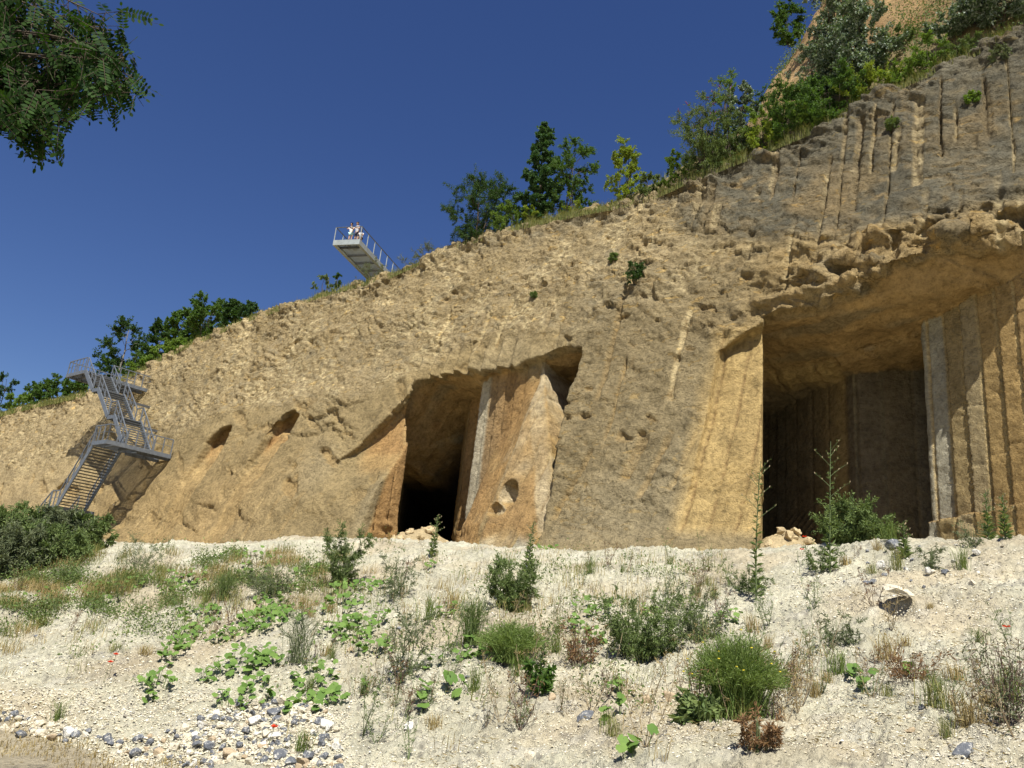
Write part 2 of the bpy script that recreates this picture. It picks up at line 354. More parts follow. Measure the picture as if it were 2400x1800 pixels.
    for p in cs:
        for ax in range(3):
            if p[ax]: continue
            q = list(p); q[ax] = 1; q = tuple(q); f0, f1 = vals[p], vals[q]; cr = (f0 < 0) != (f1 < 0)
            t = np.where(cr, f0/np.where(cr, f0-f1, 1), 0)
            for d in range(3): acc[:, d] += np.where(cr, (t if d == ax else p[d]), 0)
            cnt += cr
    acc /= cnt[:, None]
    def lin(arr, i, f): return arr[i]*(1-f)+arr[np.minimum(i+1, len(arr)-1)]*f
    vs, vz, vn = lin(s, ci, acc[:, 0]), lin(z, cj, acc[:, 1]), lin(n, ck, acc[:, 2])
    def find(i, j, k): return np.searchsorted(act, i*D1+j*D2+k)
    quads = []
    for ax in range(3):
        A = sg[:-1] if ax == 0 else sg[:, :-1] if ax == 1 else sg[:, :, :-1]
        B = sg[1:] if ax == 0 else sg[:, 1:] if ax == 1 else sg[:, :, 1:]
        i, j, k = np.nonzero(A != B)
        o = [x for x in range(3) if x != ax]; idx = [i, j, k]
        ok = (idx[o[0]] > 0) & (idx[o[1]] > 0) & (idx[o[0]] < F.shape[o[0]]-1) & (idx[o[1]] < F.shape[o[1]]-1)
        i, j, k = i[ok], j[ok], k[ok]; idx = [i, j, k]; inside = A[i, j, k]
        qd = []
        for da, db in ((-1, -1), (0, -1), (0, 0), (-1, 0)):
            t = list(idx); t[o[0]] = t[o[0]]+da; t[o[1]] = t[o[1]]+db; qd.append(find(*t))
        qd = np.stack(qd, -1); flip = inside if ax != 1 else ~inside
        qd[flip] = qd[flip][:, ::-1]; quads.append(qd)
    quads = np.concatenate(quads).astype(np.int32)
    dn = vn-np.array(bul[ci, cj]); del F, sg, u
    q3 = np.stack([vs, vn+KI*(vz-Z0), vz], -1).astype(np.float64)
    return q3, quads, dn

def vnormals(v, quads):
    a = v[quads[:, 2]]-v[quads[:, 0]]; b = v[quads[:, 3]]-v[quads[:, 1]]; fn = np.cross(a, b)
    N = np.zeros_like(v)
    for c in range(4):
        for d in range(3): N[:, d] += np.bincount(quads[:, c], fn[:, d], len(v))
    return N/(np.linalg.norm(N, axis=1, keepdims=True)+1e-12)

def sn_noise(q, f, sd, octv=3, gain=.5):
    return fbm(q, f, octv, sd, gain)
def make_cliff():
    q, quads, dn = build_cliff()
    v = s2w(q); N = vnormals(v, quads)
    if np.mean((N@EN)[dn < .3]) > 0: N = -N; quads = quads[:, ::-1]
    nz_ = N[:, 2]; s, n, z = q[:, 0], q[:, 1], q[:, 2]
    top = crest(s)
    inner = sstep(.45, .8, dn)
    ceil = inner*sstep(-.35, -.7, nz_); wallm = inner*sstep(.6, .3, np.abs(nz_))
    face = 1-inner; upz = sstep(.5, .8, nz_)*face
    P2 = np.stack([s, z, n*.6], -1)
    # skewed copy so chips lie along a slanting bedding
    a = math.radians(28); PR = np.stack([s*math.cos(a)+z*math.sin(a), -s*math.sin(a)+z*math.cos(a), n*.6], -1)
    n_lo = sn_noise(P2, (.09, .16, .2), 51, 3); n_md = sn_noise(PR, (.35, .7, .5), 52, 3)
    # ---- zones
    zl = np.interp(s, [-15, -6, 0, 4, 8, 11], [19.3, 19.0, 18.9, 19.6, 21.6, 24.5])+.5*n_md
    dark = sstep(-.8, .7, z-zl)*sstep(12, 8, s+1.5*n_lo)*face
    strk = sstep(3.5, 5, s)*sstep(15.5, 12.5, s)*sstep(4.5, 6, z)*sstep(21, 18.5, z+n_md)*face*(1-dark)
    brow = np.exp(-((s+2.5)/7.5)**2)*sstep(14.3, 15.2, z)*(1-dark)*(1-ceil)*(1-.92*wallm*sstep(.2, -.6, s-2.6)*sstep(5.0, 5.6, n))
    midp = sstep(9.5, 13, z+1.5*n_lo-.04*(s-30)*0)*sstep(4, 12, s+2*n_lo)*face
    midp *= sstep(.0, 1.2, z-np.interp(s, [5, 12, 20, 27, 34, 45, 60, 80], [17.5, 15.5, 15.8, 14.2, 14.0, 13.2, 11.5, 8.0])+1.3*n_lo)
    lowr = face*(1-midp)*(1-dark)*(1-strk)
    # ---- relief (positive = outwards)
    D = np.zeros(len(s)); fresh = np.zeros(len(s)); pale = np.zeros(len(s))
    big = sn_noise(PR, (.5, 1.0, .8), 61, 3)
    fin = sn_noise(PR, (2.2, 4.2, 3.0), 62, 2)
    vfin = noise(PR, (4.2, 7.0, 5), 66)
    # pocked middle
    p1 = noise(PR, (1.05, 2.1, 1.3), 63); p2 = noise(PR, (2.1, 3.7, 2.5), 64); p3 = noise(PR, (.55, 1.1, .7), 65)
    pk = sstep(.46, .60, p1)*.20+sstep(.40, .55, p2)*.15
    def spall(f, sd, wob=1.7):
        w = PR[:, 1]*f+wob*noise(PR, np.array([.33, .5, .4])*f, sd)+.5*noise(PR, np.array([1.1, 1.6, 1.2])*f, sd+1); fr = w-np.floor(w); m_ = sstep(-.05, .4, noise(PR, np.array([.22, .35, .3])*f, sd+2)+.3*noise(PR, np.array([.8, 1.2, 1])*f, sd+3)); return fr, m_
    f1, m1 = spall(1.05, 601); f2, m2 = spall(2.3, 611); f3, m3 = spall(4.2, 621)
    ledge = .14*(1-f1)*m1+.11*(1-f2)*m2+.06*(1-f3)*m3; lf = np.maximum(np.maximum(m1*sstep(.72, .95, f1), m2*sstep(.65, .95, f2)), .6*m3*sstep(.6, .95, f3))
    patchy = .4+.6*sstep(-.3, .3, noise(P2, (.16, .22, .2), 71))
    D -= midp*patchy*pk*(.8+.35*fin); fresh = np.maximum(fresh, midp*patchy*np.clip(pk*4.0, 0, 1)*.75)
    D += midp*(.07*big+.025*fin+ledge*(.50+.75*patchy)+.05*(1-f3)*m3); fresh = np.maximum(fresh, midp*lf*.55*patchy)
    ridge = 1-np.abs(noise(PR, (1.5, 3.2, 2), 67)); pale = np.maximum(pale, midp*sstep(.86, .97, ridge)*sstep(-.1, .35, noise(P2, (.5, .35, .4), 68)))
    # smooth lower skin with scars
    D += lowr*(.07*big+.02*fin)
    sc = sstep(.34, .42, noise(PR, (.33, 1.1, .6), 75)+.18*fin)*(.5+.5*sstep(.1, .3, noise(P2, (.2, .2, .2), 76)))
    D -= lowr*sc*.24; fresh = np.maximum(fresh, lowr*sc*.9)
    crk = sstep(.06, .0, np.abs(noise(PR, (.22, .6, .3), 77)+.07*fin))*sstep(.05, .35, noise(P2, (.17, .2, .2), 78))
    D -= lowr*crk*.26
    # vertical bore lines
    def bores(mask, per, wid, dep, zlo, zhi, sd, keep, tilt=0.0):
        nonlocal D, fresh, pale
        ss = s+.10*noise(np.stack([z*.35, s*.02, z*0], -1), 1.0, sd)+tilt*(z-15); k = np.floor(ss/per); u = ss/per-k
        jt = .5+.36*(hash1(k, sd)-.5); w = wid*(.45+1.1*hash1(k, sd+1))*(1+.35*noise(np.stack([z*.8, k*1.0, z*0], -1), 1.0, sd+11))
        x = (u-jt)*per/w
        h0 = lerp(zlo, zhi, hash1(k, sd+2)*.55); h1 = lerp(zlo, zhi, .45+.55*hash1(k, sd+3))
        on = sstep(-.15, .25, z-h0)*sstep(.15, -.25, z-h1)*(hash1(k, sd+4) < keep)*mask
        prof = np.clip(1-x*x, 0, 1)**.5*on
        D -= dep*prof*(.6+.8*hash1(k, sd+5))
        rung = .5+.5*np.sin(z*16+3*hash1(k, sd+6))
        D -= .04*prof*rung*(hash1(k, sd+7) > .5)
        pale = np.maximum(pale, np.clip(prof*1.6, 0, 1)*sstep(.30, .75, hash1(k, sd+8)+.35*big+.3*fin)*np.where(z > 11, .8, .3)*sstep(-.25, .25, noise(np.stack([s*5, z*1.3, z*0], -1), 1.0, sd+9)+.4*vfin+.15)); fresh = np.maximum(fresh, np.clip(prof*1.3, 0, 1)*.55)
    bores(dark, .66, .13, .19, 18.0, 28.0, 101, .5); bores(dark, 1.3, .07, .14, 18.3, 28.0, 111, .75); bores(dark, 1.9, .22, .15, 18.0, 27.0, 113, .5, .03); bores(dark, 2.7, .05, .16, 18.0, 28.0, 117, .8, -.02)
    bores(np.clip(brow+dark*.3, 0, 1), 1.1, .20, .26, 15.3, 21.5, 121, .6)
    bores(strk*sstep(9, 10.5, z), .95, .16, .22, 9.5, 20.0, 141, .75)
    bores(strk*sstep(11.0, 9.5, z), 1.25, .30, .16, 5.5, 10.6, 161, .35, .25)
    bores(face*sstep(14, 17, s)*sstep(26, 24, s)*(1-dark), 1.15, .12, .13, 15.5, 20.0, 181, .45)
    bores(lowr*sstep(27, 29, s)*sstep(60, 50, s), 1.9, .12, .10, 4.0, 11.0, 201, .4, .05)
    slab = np.abs(noise(PR, (.35, .8, .6), 83))
    D += dark*(.13*big+.02*fin); fresh = np.maximum(fresh, dark*(.75*sstep(.42, .56, p1+.35*p3)))
    D += strk*(.09*big+.02*fin-.15*sstep(.46, .58, p1+.3*p3)*sstep(8.5, 10.5, z)); fresh = np.maximum(fresh, strk*sstep(.44, .58, p1+.3*p3)*.8*sstep(8.5, 10.5, z))
    D += brow*(.36*noise(PR, (.55, 1.2, .9), 81)+.32*(.5-slab)+.22*big+.10*fin)
    fresh = np.maximum(fresh, brow*(.55+.5*sstep(-.2, .3, big)))
    def flakes(f, sd, sharp=.72):
        qn = noise(PR, f, sd)*2.6+.25*fin; fl = np.floor(qn); return (fl+sstep(sharp, 1.0, qn-fl))*.4
    fk1 = flakes((.8, 1.5, 1.1), 85); fk2 = flakes((1.9, 3.4, 2.4), 86, .6)
    D += midp*(.03*fk2+.02*vfin); D += strk*(.06*fk1+ledge*.75+.015*vfin); D += dark*(.07*fk1+ledge*.75+.015*vfin); D += brow*(.18*fk1+ledge*1.1+.03*vfin); D += lowr*(.03*fk1+.012*vfin+ledge*.8*sstep(.05, .5, n_md))
    fresh = np.maximum(fresh, (strk+.8*dark+.5*lowr*sstep(.0, .45, n_md)).clip(0, 1)*lf*.6*sstep(-.2, .3, noise(P2, .3, 88)))
    pass
    # sawn bands running down from the two niches
    bands = np.zeros(len(s)); bk = np.zeros(len(s))
    for (px, py), b0, b1 in (((640, 890), 4.2, 11.5), ((500, 920), 4.2, 11.0)):
        q0 = facepix(px, py)[0]; e_ = s-q0-.12*(z-9)*0; bnd = sstep(-.35, -.2, e_+.12*fin)*sstep(1.75, 1.6, e_+.12*fin)*sstep(b0, b0+.5, z)*sstep(b1, b1-.6, z)*face; bands = np.maximum(bands, bnd)
        for ck in (.35, 1.15): bk = np.maximum(bk, bnd*np.exp(-((e_-ck)/.06)**2)*sstep(-.3, .2, noise(np.stack([s*0+px, z*2.2, z*0], -1), 1.0, 95)))
    D = D*(1-.8*bands)-bands*.10-.10*bk; fresh *= 1-bands; pale *= 1-bands
    tanp = dark*sstep(.10, .45, noise(P2, (.30, .40, .3), 97)+.25*big)*sstep(25.5, 21.5, z+.8*n_md)+dark*sstep(.3, .5, noise(P2, (.6, .5, .3), 98)+.3*fin)*.6
    fresh = np.maximum(fresh, np.clip(tanp, 0, 1)*.75)
    # crest: crumbly
    cm = sstep(2.6, .4, top-z)*face; D += cm*(.28*big+.14*fin+.12*noise(PR, (1.2, 1.6, 1.2), 91)-.1*sstep(.2, .5, p2))
    # sawn walls in the caves: vertical kerfs
    al = s*.86+n*.5; per = .74; k = np.floor(al/per); u = al/per-k
    st = wallm*sstep(4.9, 6.4, z)
    kerf = np.exp(-((u-.06)/.05)**2)
    step = (hash1(k, 301)-.5)*.09+(u-.5)*.07
    tooth = .03*noise(np.stack([s*7, n*7, z*9], -1), 1.0, 302)*np.exp(-((u-.1)/.12)**2)
    D += st*(step-.07*kerf+tooth)
    bed = np.exp(-((z-np.round((z+.3*k)/2.3)*2.3+.3*k)/.03)**2)
    D -= st*.03*bed
    D += inner*(.03*big+.015*fin); D += ceil*(.16*noise(np.stack([s, n, z*.2], -1), (.45, .9, 1), 303)+.10*np.floor(2.2*noise(np.stack([s, n, n*0], -1), (.25, .5, 1), 304)))
    D += st*sstep(7.6, 6.0, z)*(.10*big+.16*noise(PR, (1.8, 2.6, 2), 305))
    lowc = inner*sstep(5.9, 5.0, z); D += lowc*.2*big
    # cut block face between the two caves
    cut = sstep(2.0, 2.4, s)*sstep(6.2, 5.4, s+.25*n_md)*sstep(5.3, 6.0, z)*sstep(15.3, 14.6, z)*sstep(-.2, .2, dn+.05)
    kx = np.abs((s-2.2)/1.02-np.round((s-2.2)/1.02))*1.02
    D *= 1-.85*cut
    wz0 = sstep(11.0, 11.5, s)*sstep(17.6, 17.2, s)*sstep(-.2, .2, 14.4-2.15*(15.3-s)-z)*sstep(.10, .3, dn); D *= 1-.6*wz0; kw = np.abs((s+.12*z)/.95-np.round((s+.12*z)/.95))*.95; kwm = wz0*np.exp(-(kw/.06)**2)*sstep(-.4, .1, noise(np.stack([s*2, z*2.5, z*0], -1), 1.0, 310)); D -= .09*kwm
    D -= cut*(.11*np.exp(-(kx/.06)**2)*(.6+.6*noise(np.stack([s*3, z*5, z], -1), 1.0, 306))+.04*np.exp(-((z-7.25)/.06)**2))
    chis = sstep(7.2, 7.5, z)*sstep(8.6, 8.3, z)*cut; D -= chis*.05*np.sin((z*1.0+s*.9)*16)
    D *= sstep(3.2, 4.2, z)
    v = v+N*D[:, None]
    # ---- material colours (the rock itself, plus darkness painted into the cave depths)
    c_film = np.array([.285, .222, .118]); c_grey = np.array([.235, .205, .138]); c_dark = np.array([.118, .110, .083]); c_ochre = np.array([.345, .245, .115])
    c_tan = np.array([.37, .26, .122]); c_pale = np.array([.60, .50, .30]); c_sand = np.array([.365, .292, .172]); c_cave = np.array([.275, .190, .088])
    n1 = noise(P2, (.30, .22, .3), 401); n2 = noise(PR, (1.2, 2.0, 1.5), 402)
    def mx(c, t, m_): return c*(1-m_[:, None])+np.asarray(t)*m_[:, None]
    c = np.tile(c_film, (len(s), 1))
    c = mx(c, c_tan, face*np.clip(sstep(26, 36, s)*sstep(13.5, 8, z)*(.55+.5*n1), 0, 1)*.8)
    c = mx(c, c_grey, face*sstep(-.1, .5, n1)*.45*sstep(40, 25, s))
    c = mx(c, c_sand, midp*.85*np.clip(.65+.6*n_md, 0, 1)); c = mx(c, c_grey*.95, midp*sstep(.1, .55, n2)*.6)
    c = mx(c, c_sand*1.1, face*sstep(50, 62, s)*.6)
    c = mx(c, c_grey*.92, strk*.38)
    c = mx(c, c_dark, dark*np.clip(.93+.3*n2, 0, 1)); 
    c = mx(c, c_dark*1.5, cm*.55*sstep(-.2, .4, n_md)*sstep(45, 25, s))
    c = mx(c, c_ochre, np.clip(fresh, 0, 1)*(.80-.25*dark)); c = mx(c, c_pale, np.clip(pale, 0, 1)*(.80-.30*dark))
    c = mx(c, c_grey*.8, brow*sstep(.25, .55, noise(PR, (.6, 1.4, 1), 405))*.75)
    wz = sstep(11.3, 11.7, s)*sstep(15.6, 15.2, s)*sstep(-.3, .1, 14.4-2.15*(15.3-s)-z)*sstep(.12, .3, dn); sb = 15.3-(14.4-z)/2.15; t_ = np.clip((s-sb)/3.2, 0, 1); c = mx(c, np.stack([np.interp(t_, [0, .10, .14, .30, .34, .6, 1], a_) for a_ in ((.42, .46, .48, .46, .36, .34, .33), (.34, .38, .40, .37, .235, .22, .215), (.20, .25, .27, .23, .105, .10, .10))], -1), wz*.95)
    c = mx(c, np.array([.22, .15, .07]), kwm*.6)
    c = mx(c, np.array([.36, .26, .125]), bands*.85); c = mx(c, np.array([.20, .13, .06]), bk*.8)
    # interior
    ci = np.tile(c_cave*1.3, (len(s), 1)); ci = mx(ci, c_grey*.9, ceil*sstep(.1, .5, noise(np.stack([s, n, z*.3], -1), (.35, 1.1, 1), 406))*.6)
    r = hash1(k, 307); wc = np.where((r < .22)[:, None], np.array([.37, .345, .27]), np.where((r < .40)[:, None], np.array([.25, .165, .085]), np.where((r < .55)[:, None], np.array([.36, .315, .21]), np.array([.345, .235, .098]))))
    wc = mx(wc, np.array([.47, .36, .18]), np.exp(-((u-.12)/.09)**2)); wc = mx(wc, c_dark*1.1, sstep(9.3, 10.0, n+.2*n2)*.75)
    wc = mx(wc, np.array([.35, .23, .10]), sstep(16.1, 16.4, s)*sstep(17.9, 17.5, s)*sstep(5, 8, n*0+z)*.8)
    rbm = sstep(.2, -.2, s)*sstep(9.3, 8.8, n)*wallm; tb = {3: (.36, .34, .27), 2: (.37, .35, .28), 1: (.31, .24, .125), 0: (.345, .28, .165), -1: (.36, .255, .115), -2: (.36, .25, .11), -3: (.33, .225, .10), -4: (.37, .27, .13)}
    tc_ = np.array([tb.get(i, (.34, .235, .10)) for i in range(-14, 6)]); rc_ = tc_[np.clip(k.astype(int)+14, 0, 19)]; rc_ = rc_*(1-np.exp(-((u-.10)/.07)**2)[:, None])+np.array([.47, .36, .18])*np.exp(-((u-.10)/.07)**2)[:, None]
    wc = wc*(1-rbm[:, None])+rc_*rbm[:, None]; jm = sstep(20.9, 21.2, s)*sstep(8, 7.4, n)[:]; wc = mx(wc, np.array([.36, .225, .10]), jm)
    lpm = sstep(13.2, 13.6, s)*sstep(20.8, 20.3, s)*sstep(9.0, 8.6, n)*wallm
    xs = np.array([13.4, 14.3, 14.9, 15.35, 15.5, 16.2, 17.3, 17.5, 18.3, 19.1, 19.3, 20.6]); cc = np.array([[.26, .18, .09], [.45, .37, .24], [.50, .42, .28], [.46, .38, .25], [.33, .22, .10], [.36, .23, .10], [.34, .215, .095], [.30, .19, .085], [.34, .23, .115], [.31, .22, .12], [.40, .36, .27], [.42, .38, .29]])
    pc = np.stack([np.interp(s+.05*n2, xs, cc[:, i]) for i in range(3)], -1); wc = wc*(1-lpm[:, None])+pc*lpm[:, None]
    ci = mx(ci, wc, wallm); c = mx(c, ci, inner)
    c = mx(c, np.array([.41, .30, .135])*np.clip(1+.12*n2[:, None], 0, 2), cut*.95); c = mx(c, np.array([.20, .13, .06]), cut*np.exp(-(kx/.065)**2)*.75*sstep(-.5, .2, noise(np.stack([s*3, z*4, z], -1), 1.0, 309))); 
    deep = sstep(10.2, 12.5, n)*inner; c = mx(c, np.array([.16, .132, .088]), deep*.9); deep = sstep(8.0, 11.5, n)*inner*sstep(8, 10, s)*(1-sstep(19.5, 20, s)*sstep(24.9, 24.4, s)*sstep(10.2, 9.4, n)*(1-ceil)); c = mx(c, np.array([.009, .007, .005]), deep)  # lack of light deep in the caves, painted as darkening rock colour
    c *= (1+.16*n1+.10*n2)[:, None]*np.array([1.03, 1.0, .93])
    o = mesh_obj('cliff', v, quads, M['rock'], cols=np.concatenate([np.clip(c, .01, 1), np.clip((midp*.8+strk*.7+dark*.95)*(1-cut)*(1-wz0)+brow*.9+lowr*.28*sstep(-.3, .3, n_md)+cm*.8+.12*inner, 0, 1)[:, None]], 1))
    # faces must look outwards
    me = o.data; 
    tag(o, 'tall sandy limestone quarry face with cave mouths and bore marks', 'cliff', kind='structure')
    return o

# ------------------------------------------------------------------ chalk bank in front (ground), one sheet to the horizon
GP = [((0, 1240), 24.5), ((130, 1210), 23.5), ((260, 1183), 22), ((480, 1177), 20), ((700, 1181), 18.5), ((1000, 1196), 17), ((1200, 1197), 16.2), ((1450, 1206), 15.6), ((1640, 1194), 15.2), ((1780, 1184), 15), ((1900, 1170), 15), ((2060, 1172), 14.8), ((2212, 1166), 14.5), ((2500, 1150), 14.5),
      ((-250, 1530), 11.8), ((0, 1540), 11.1), ((0, 1590), 10.75), ((100, 1620), 10.0), ((200, 1640), 9.55), ((300, 1650), 9.4), ((430, 1620), 9.3), ((420, 1668), 8.9), ((700, 1700), 7.5), ((1000, 1700), 6.6), ((1600, 1700), 6.2), ((2212, 1700), 6.2), ((2500, 1690), 6.2),
      ((150, 1400), 14.4), ((600, 1440), 10.9), ((1000, 1440), 10.0), ((1500, 1440), 9.6), ((2100, 1430), 9.4), ((400, 1290), 16.5), ((1000, 1300), 13.0), ((1600, 1300), 12.2), ((2150, 1290), 11.7)]
def _ground_fit():
    P = []
    for px, d in GP:
        r = ray(*px); p = EYE+r*(d/math.hypot(r[0], r[1])); P.append(p)
    for x, y, z in [(-8, 3, -.02), (-6, 6.5, -.02), (-4.5, 5.0, -.02), (-2, 4.0, 0), (0, 2, 0), (3, 1, .1), (0, -6, 0), (-12, -4, 0), (8, -3, .2), (12, 3, 1.1), (-14, 6, -.05), (-22, 12, .2), (20, 8, 2.6), (30, 12, 3.6), (-30, 10, .3), (-30, 22, 2.4), (0, -30, 0), (40, -20, .5), (-40, -20, 0), (60, 5, 3), (-60, 10, 1), (-60, 40, 3.8)]:
        P.append(np.array([x, y, z], float))
    for s_ in range(-14, 110, 7):
        p = s2wv(s_, -.8, 4.05); P.append(p)
        if s_ > 30: P.append(s2wv(s_, -9.0, 3.95))
        elif s_ > -8: P.append(s2wv(s_, -6.0, 3.85))
        P.append(s2wv(s_, 12.0, 4.1))
    P = np.array(P); X = P[:, :2]; n = len(P)
    r2 = ((X[:, None]-X[None])**2).sum(-1); K = np.sqrt(r2+.6)
    A = np.zeros((n+3, n+3)); A[:n, :n] = K+np.eye(n)*-.02; A[:n, n] = 1; A[:n, n+1:] = X; A[n, :n] = 1; A[n+1:, :n] = X.T
    w = np.linalg.solve(A, np.concatenate([P[:, 2], [0, 0, 0]])); return X, w
GX, GW = _ground_fit()
def gbase(x, y):
    x = np.asarray(x, float); y = np.asarray(y, float); sh = x.shape; x = x.ravel(); y = y.ravel(); r = np.empty(len(x))
    for a in range(0, len(x), 60000):
        X = np.stack([x[a:a+60000], y[a:a+60000]], -1); k = np.sqrt(((X[:, None]-GX[None])**2).sum(-1)+.6); r[a:a+60000] = k@GW[:-3]+GW[-3]+X@GW[-2:]
    d = np.hypot(x-0, y-25); far = sstep(60, 110, d); return (r*(1-far)+3.0*far).reshape(sh)
def pathmask(x, y):
    """worn path in the near left corner"""
    e = y-(8.80-.48*(x+3.6)+.10*np.sin(x*2.3)); return sstep(.35, -.2, e)*sstep(-2.5, -3.1, x)
def gdetail(x, y):
    p = np.stack([x, y, x*0], -1); pm = pathmask(x, y)
    h = .20*fbm(p, .5, 2, 501)+.07*fbm(p, 1.9, 2, 503); m_ = .035*fbm(p, 6.0, 3, 505, .6)
    cl = noise(p, 16.0, 507); m_ = m_+.030*sstep(.05, .4, cl)+.03*sstep(.15, .5, noise(p, 7.0, 509))
    run = .11*np.abs(noise(p, (1.1, .25, 1), 511))
    return (h*.8+m_-run)*(1-.85*pm)
def make_ground():
    az = np.concatenate([np.arange(-180, -44, 3), np.arange(-44, 42, .095), np.arange(42, 180, 3)]); az = np.radians(az)
    r = [.4]
    while r[-1] < 1500:
        x = r[-1]; r.append(x*(1.0042 if 5.2 < x < 27 else 1.02 if 2 < x < 110 else 1.18))
    r = np.array(r); A, Rr = np.meshgrid(az, r, indexing='ij'); X = np.sin(A)*Rr; Y = np.cos(A)*Rr
    Zz = gbase(X, Y); near = Rr < 60; dz = np.zeros_like(Zz); dz[near] = gdetail(X[near], Y[near]); Zz = Zz+dz
    # rabbit hole
    hx, hy = HOLE; dh = np.hypot((X-hx)/1.15, (Y-hy)/.9); Zz -= .55*np.exp(-(dh/.15)**6); Zz += .07*np.exp(-((dh-.30)/.12)**2)*(Y > hy)
    na, nr = X.shape; i = np.arange(na)[:, None]; j = np.arange(nr-1)[None]; i2 = (i+1) % na
    qd = np.stack([i*nr+j+0*i2, i*nr+j+1, i2*nr+j+1, i2*nr+j], -1).reshape(-1, 4)
    x, y, z_ = X.ravel(), Y.ravel(), Zz.ravel(); p = np.stack([x, y, x*0], -1)
    pm = pathmask(x, y); n1 = fbm(p, .45, 3, 521); n2 = fbm(p, 2.6, 2, 523); n3 = noise(p, 11.0, 525)
    c = np.tile(np.array([.545, .515, .385]), (len(x), 1))
    def mx(t, m_):
        nonlocal c; c = c*(1-m_[:, None])+np.asarray(t)*m_[:, None]
    mx([.50, .40, .26], sstep(-.1, .5, n1)*.55); mx([.64, .60, .49], sstep(.1, .5, n2)*.5); mx([.40, .33, .22], sstep(.2, .6, n1+.3*n2)*.35*sstep(2, -4, x))
    mx([.20, .18, .15], sstep(.30, .48, n3)*.6*sstep(0, .4, n2+.4)); mx([.42, .36, .25], pm*.85); mx([.34, .28, .17], sstep(30, 45, np.hypot(x, y))*.9)
    o = mesh_obj('ground', np.stack([x, y, z_], -1), qd, M['chalk'], cols=np.clip(c, .01, 1))
    return tag(o, 'cream chalk rubble bank sloping up to the quarry face', 'ground', kind='structure')

# ------------------------------------------------------------------ land on top of the wall
def hill_h(s, n):
    cz = crest(s); nc = KI*(cz-Z0); d = n-nc; P = np.stack([s, n, s*0], -1)
    h = cz-.35+(.25+2.3*sstep(19, 10, s))*sstep(.1, 2.6, d)+.30*np.maximum(d, 0)*sstep(0, 3, d)+.0*d
    bank = 1.65*np.clip(11.0-s+1.0*noise(P, .25, 601), 0, 14)*sstep(.8, 9.5, d-.4+.8*noise(P, .35, 603))
    sky_ = np.exp(-((s-39)/5.0)**2)*2.9*sstep(1.5, 7.5, d)
    mound = np.exp(-((s-66)/7.5)**2)*3.4*sstep(.5, 6, d)
    h = h+bank+sky_+mound*1.0; h = h-.0022*np.maximum(d-14, 0)**2*.35
    h += sstep(.3, 2, d)*(.35*fbm(P, .35, 3, 605)+bank/15*(3.2*np.abs(fbm(P, (.40, .22, 1), 3, 607))+1.7*np.abs(noise(P, (1.0, .6, 1), 609))+.5*fbm(P, 2.0, 2, 611)))
    return h
def make_hill():
    s = np.concatenate([np.arange(-70, -18, 3.0), np.arange(-18, 14, .22), np.arange(14, 80, .5), np.arange(80, 190, 2.5)]); d = np.concatenate([np.arange(.05, 14, .22), np.arange(14, 30, 1.0), np.arange(30, 95, 4)])
    Sg, Dg = np.meshgrid(s, d, indexing='ij'); Ng = Dg+KI*(crest(Sg)-Z0); H = np.maximum(hill_h(Sg, Ng)-1.4*sstep(.30, .05, Dg), 3.5)
    v = s2w(np.stack([Sg, Ng, H], -1)).reshape(-1, 3); na, nr = Sg.shape; i = np.arange(na-1)[:, None]; j = np.arange(nr-1)[None]
    qd = np.stack([i*nr+j, i*nr+j+1, (i+1)*nr+j+1, (i+1)*nr+j], -1).reshape(-1, 4)
    sr, dr = Sg.ravel(), Dg.ravel(); P = np.stack([sr, dr*1.0, H.ravel()], -1); n1 = fbm(P, .5, 3, 621); n2 = fbm(P, 1.8, 2, 623)
    c = np.tile(np.array([.24, .19, .10]), (len(sr), 1)); bk = sstep(9.5, 7, sr)*sstep(2.0, 4.0, dr)
    c = c*(1-bk[:, None])+np.array([.335, .225, .110])*bk[:, None]; rd = bk*sstep(.1, .5, n1+.25*sstep(3, -3, sr))*.7; c = c*(1-rd[:, None])+np.array([.235, .125, .055])*rd[:, None]
    md = sstep(55, 60, sr)*sstep(78, 72, sr)*.9; c = c*(1-md[:, None])+np.array([.42, .29, .13])*md[:, None]
    c *= (1+.2*n2)[:, None]
    o = mesh_obj('hilltop', v, qd, M['soil'], cols=np.clip(c, .01, 1)); return tag(o, 'sandy hilltop and orange earth bank behind the quarry edge', 'hill', kind='structure')

def ground_hit(px, py):
    """march along a view line to the chalk bank"""
    d = ray(px, py); t = np.arange(4.5, 45, .25); P = EYE+d*t[:, None]; h = P[:, 2]-gbase(P[:, 0], P[:, 1])
    k = int(np.argmax(h < 0))
    if h[k] >= 0 or k == 0: return P[int(np.argmin(h))]
    f = h[k-1]/(h[k-1]-h[k]); return P[k-1]+(P[k]-P[k-1])*f
def gz(x, y): return float(gbase(np.array([x]), np.array([y]))[0]+gdetail(np.array([x]), np.array([y]))[0])
_h = ground_hit(1944, 1332); HOLE = (_h[0], _h[1])
cliff = make_cliff()
ground = make_ground()
hill = make_hill()

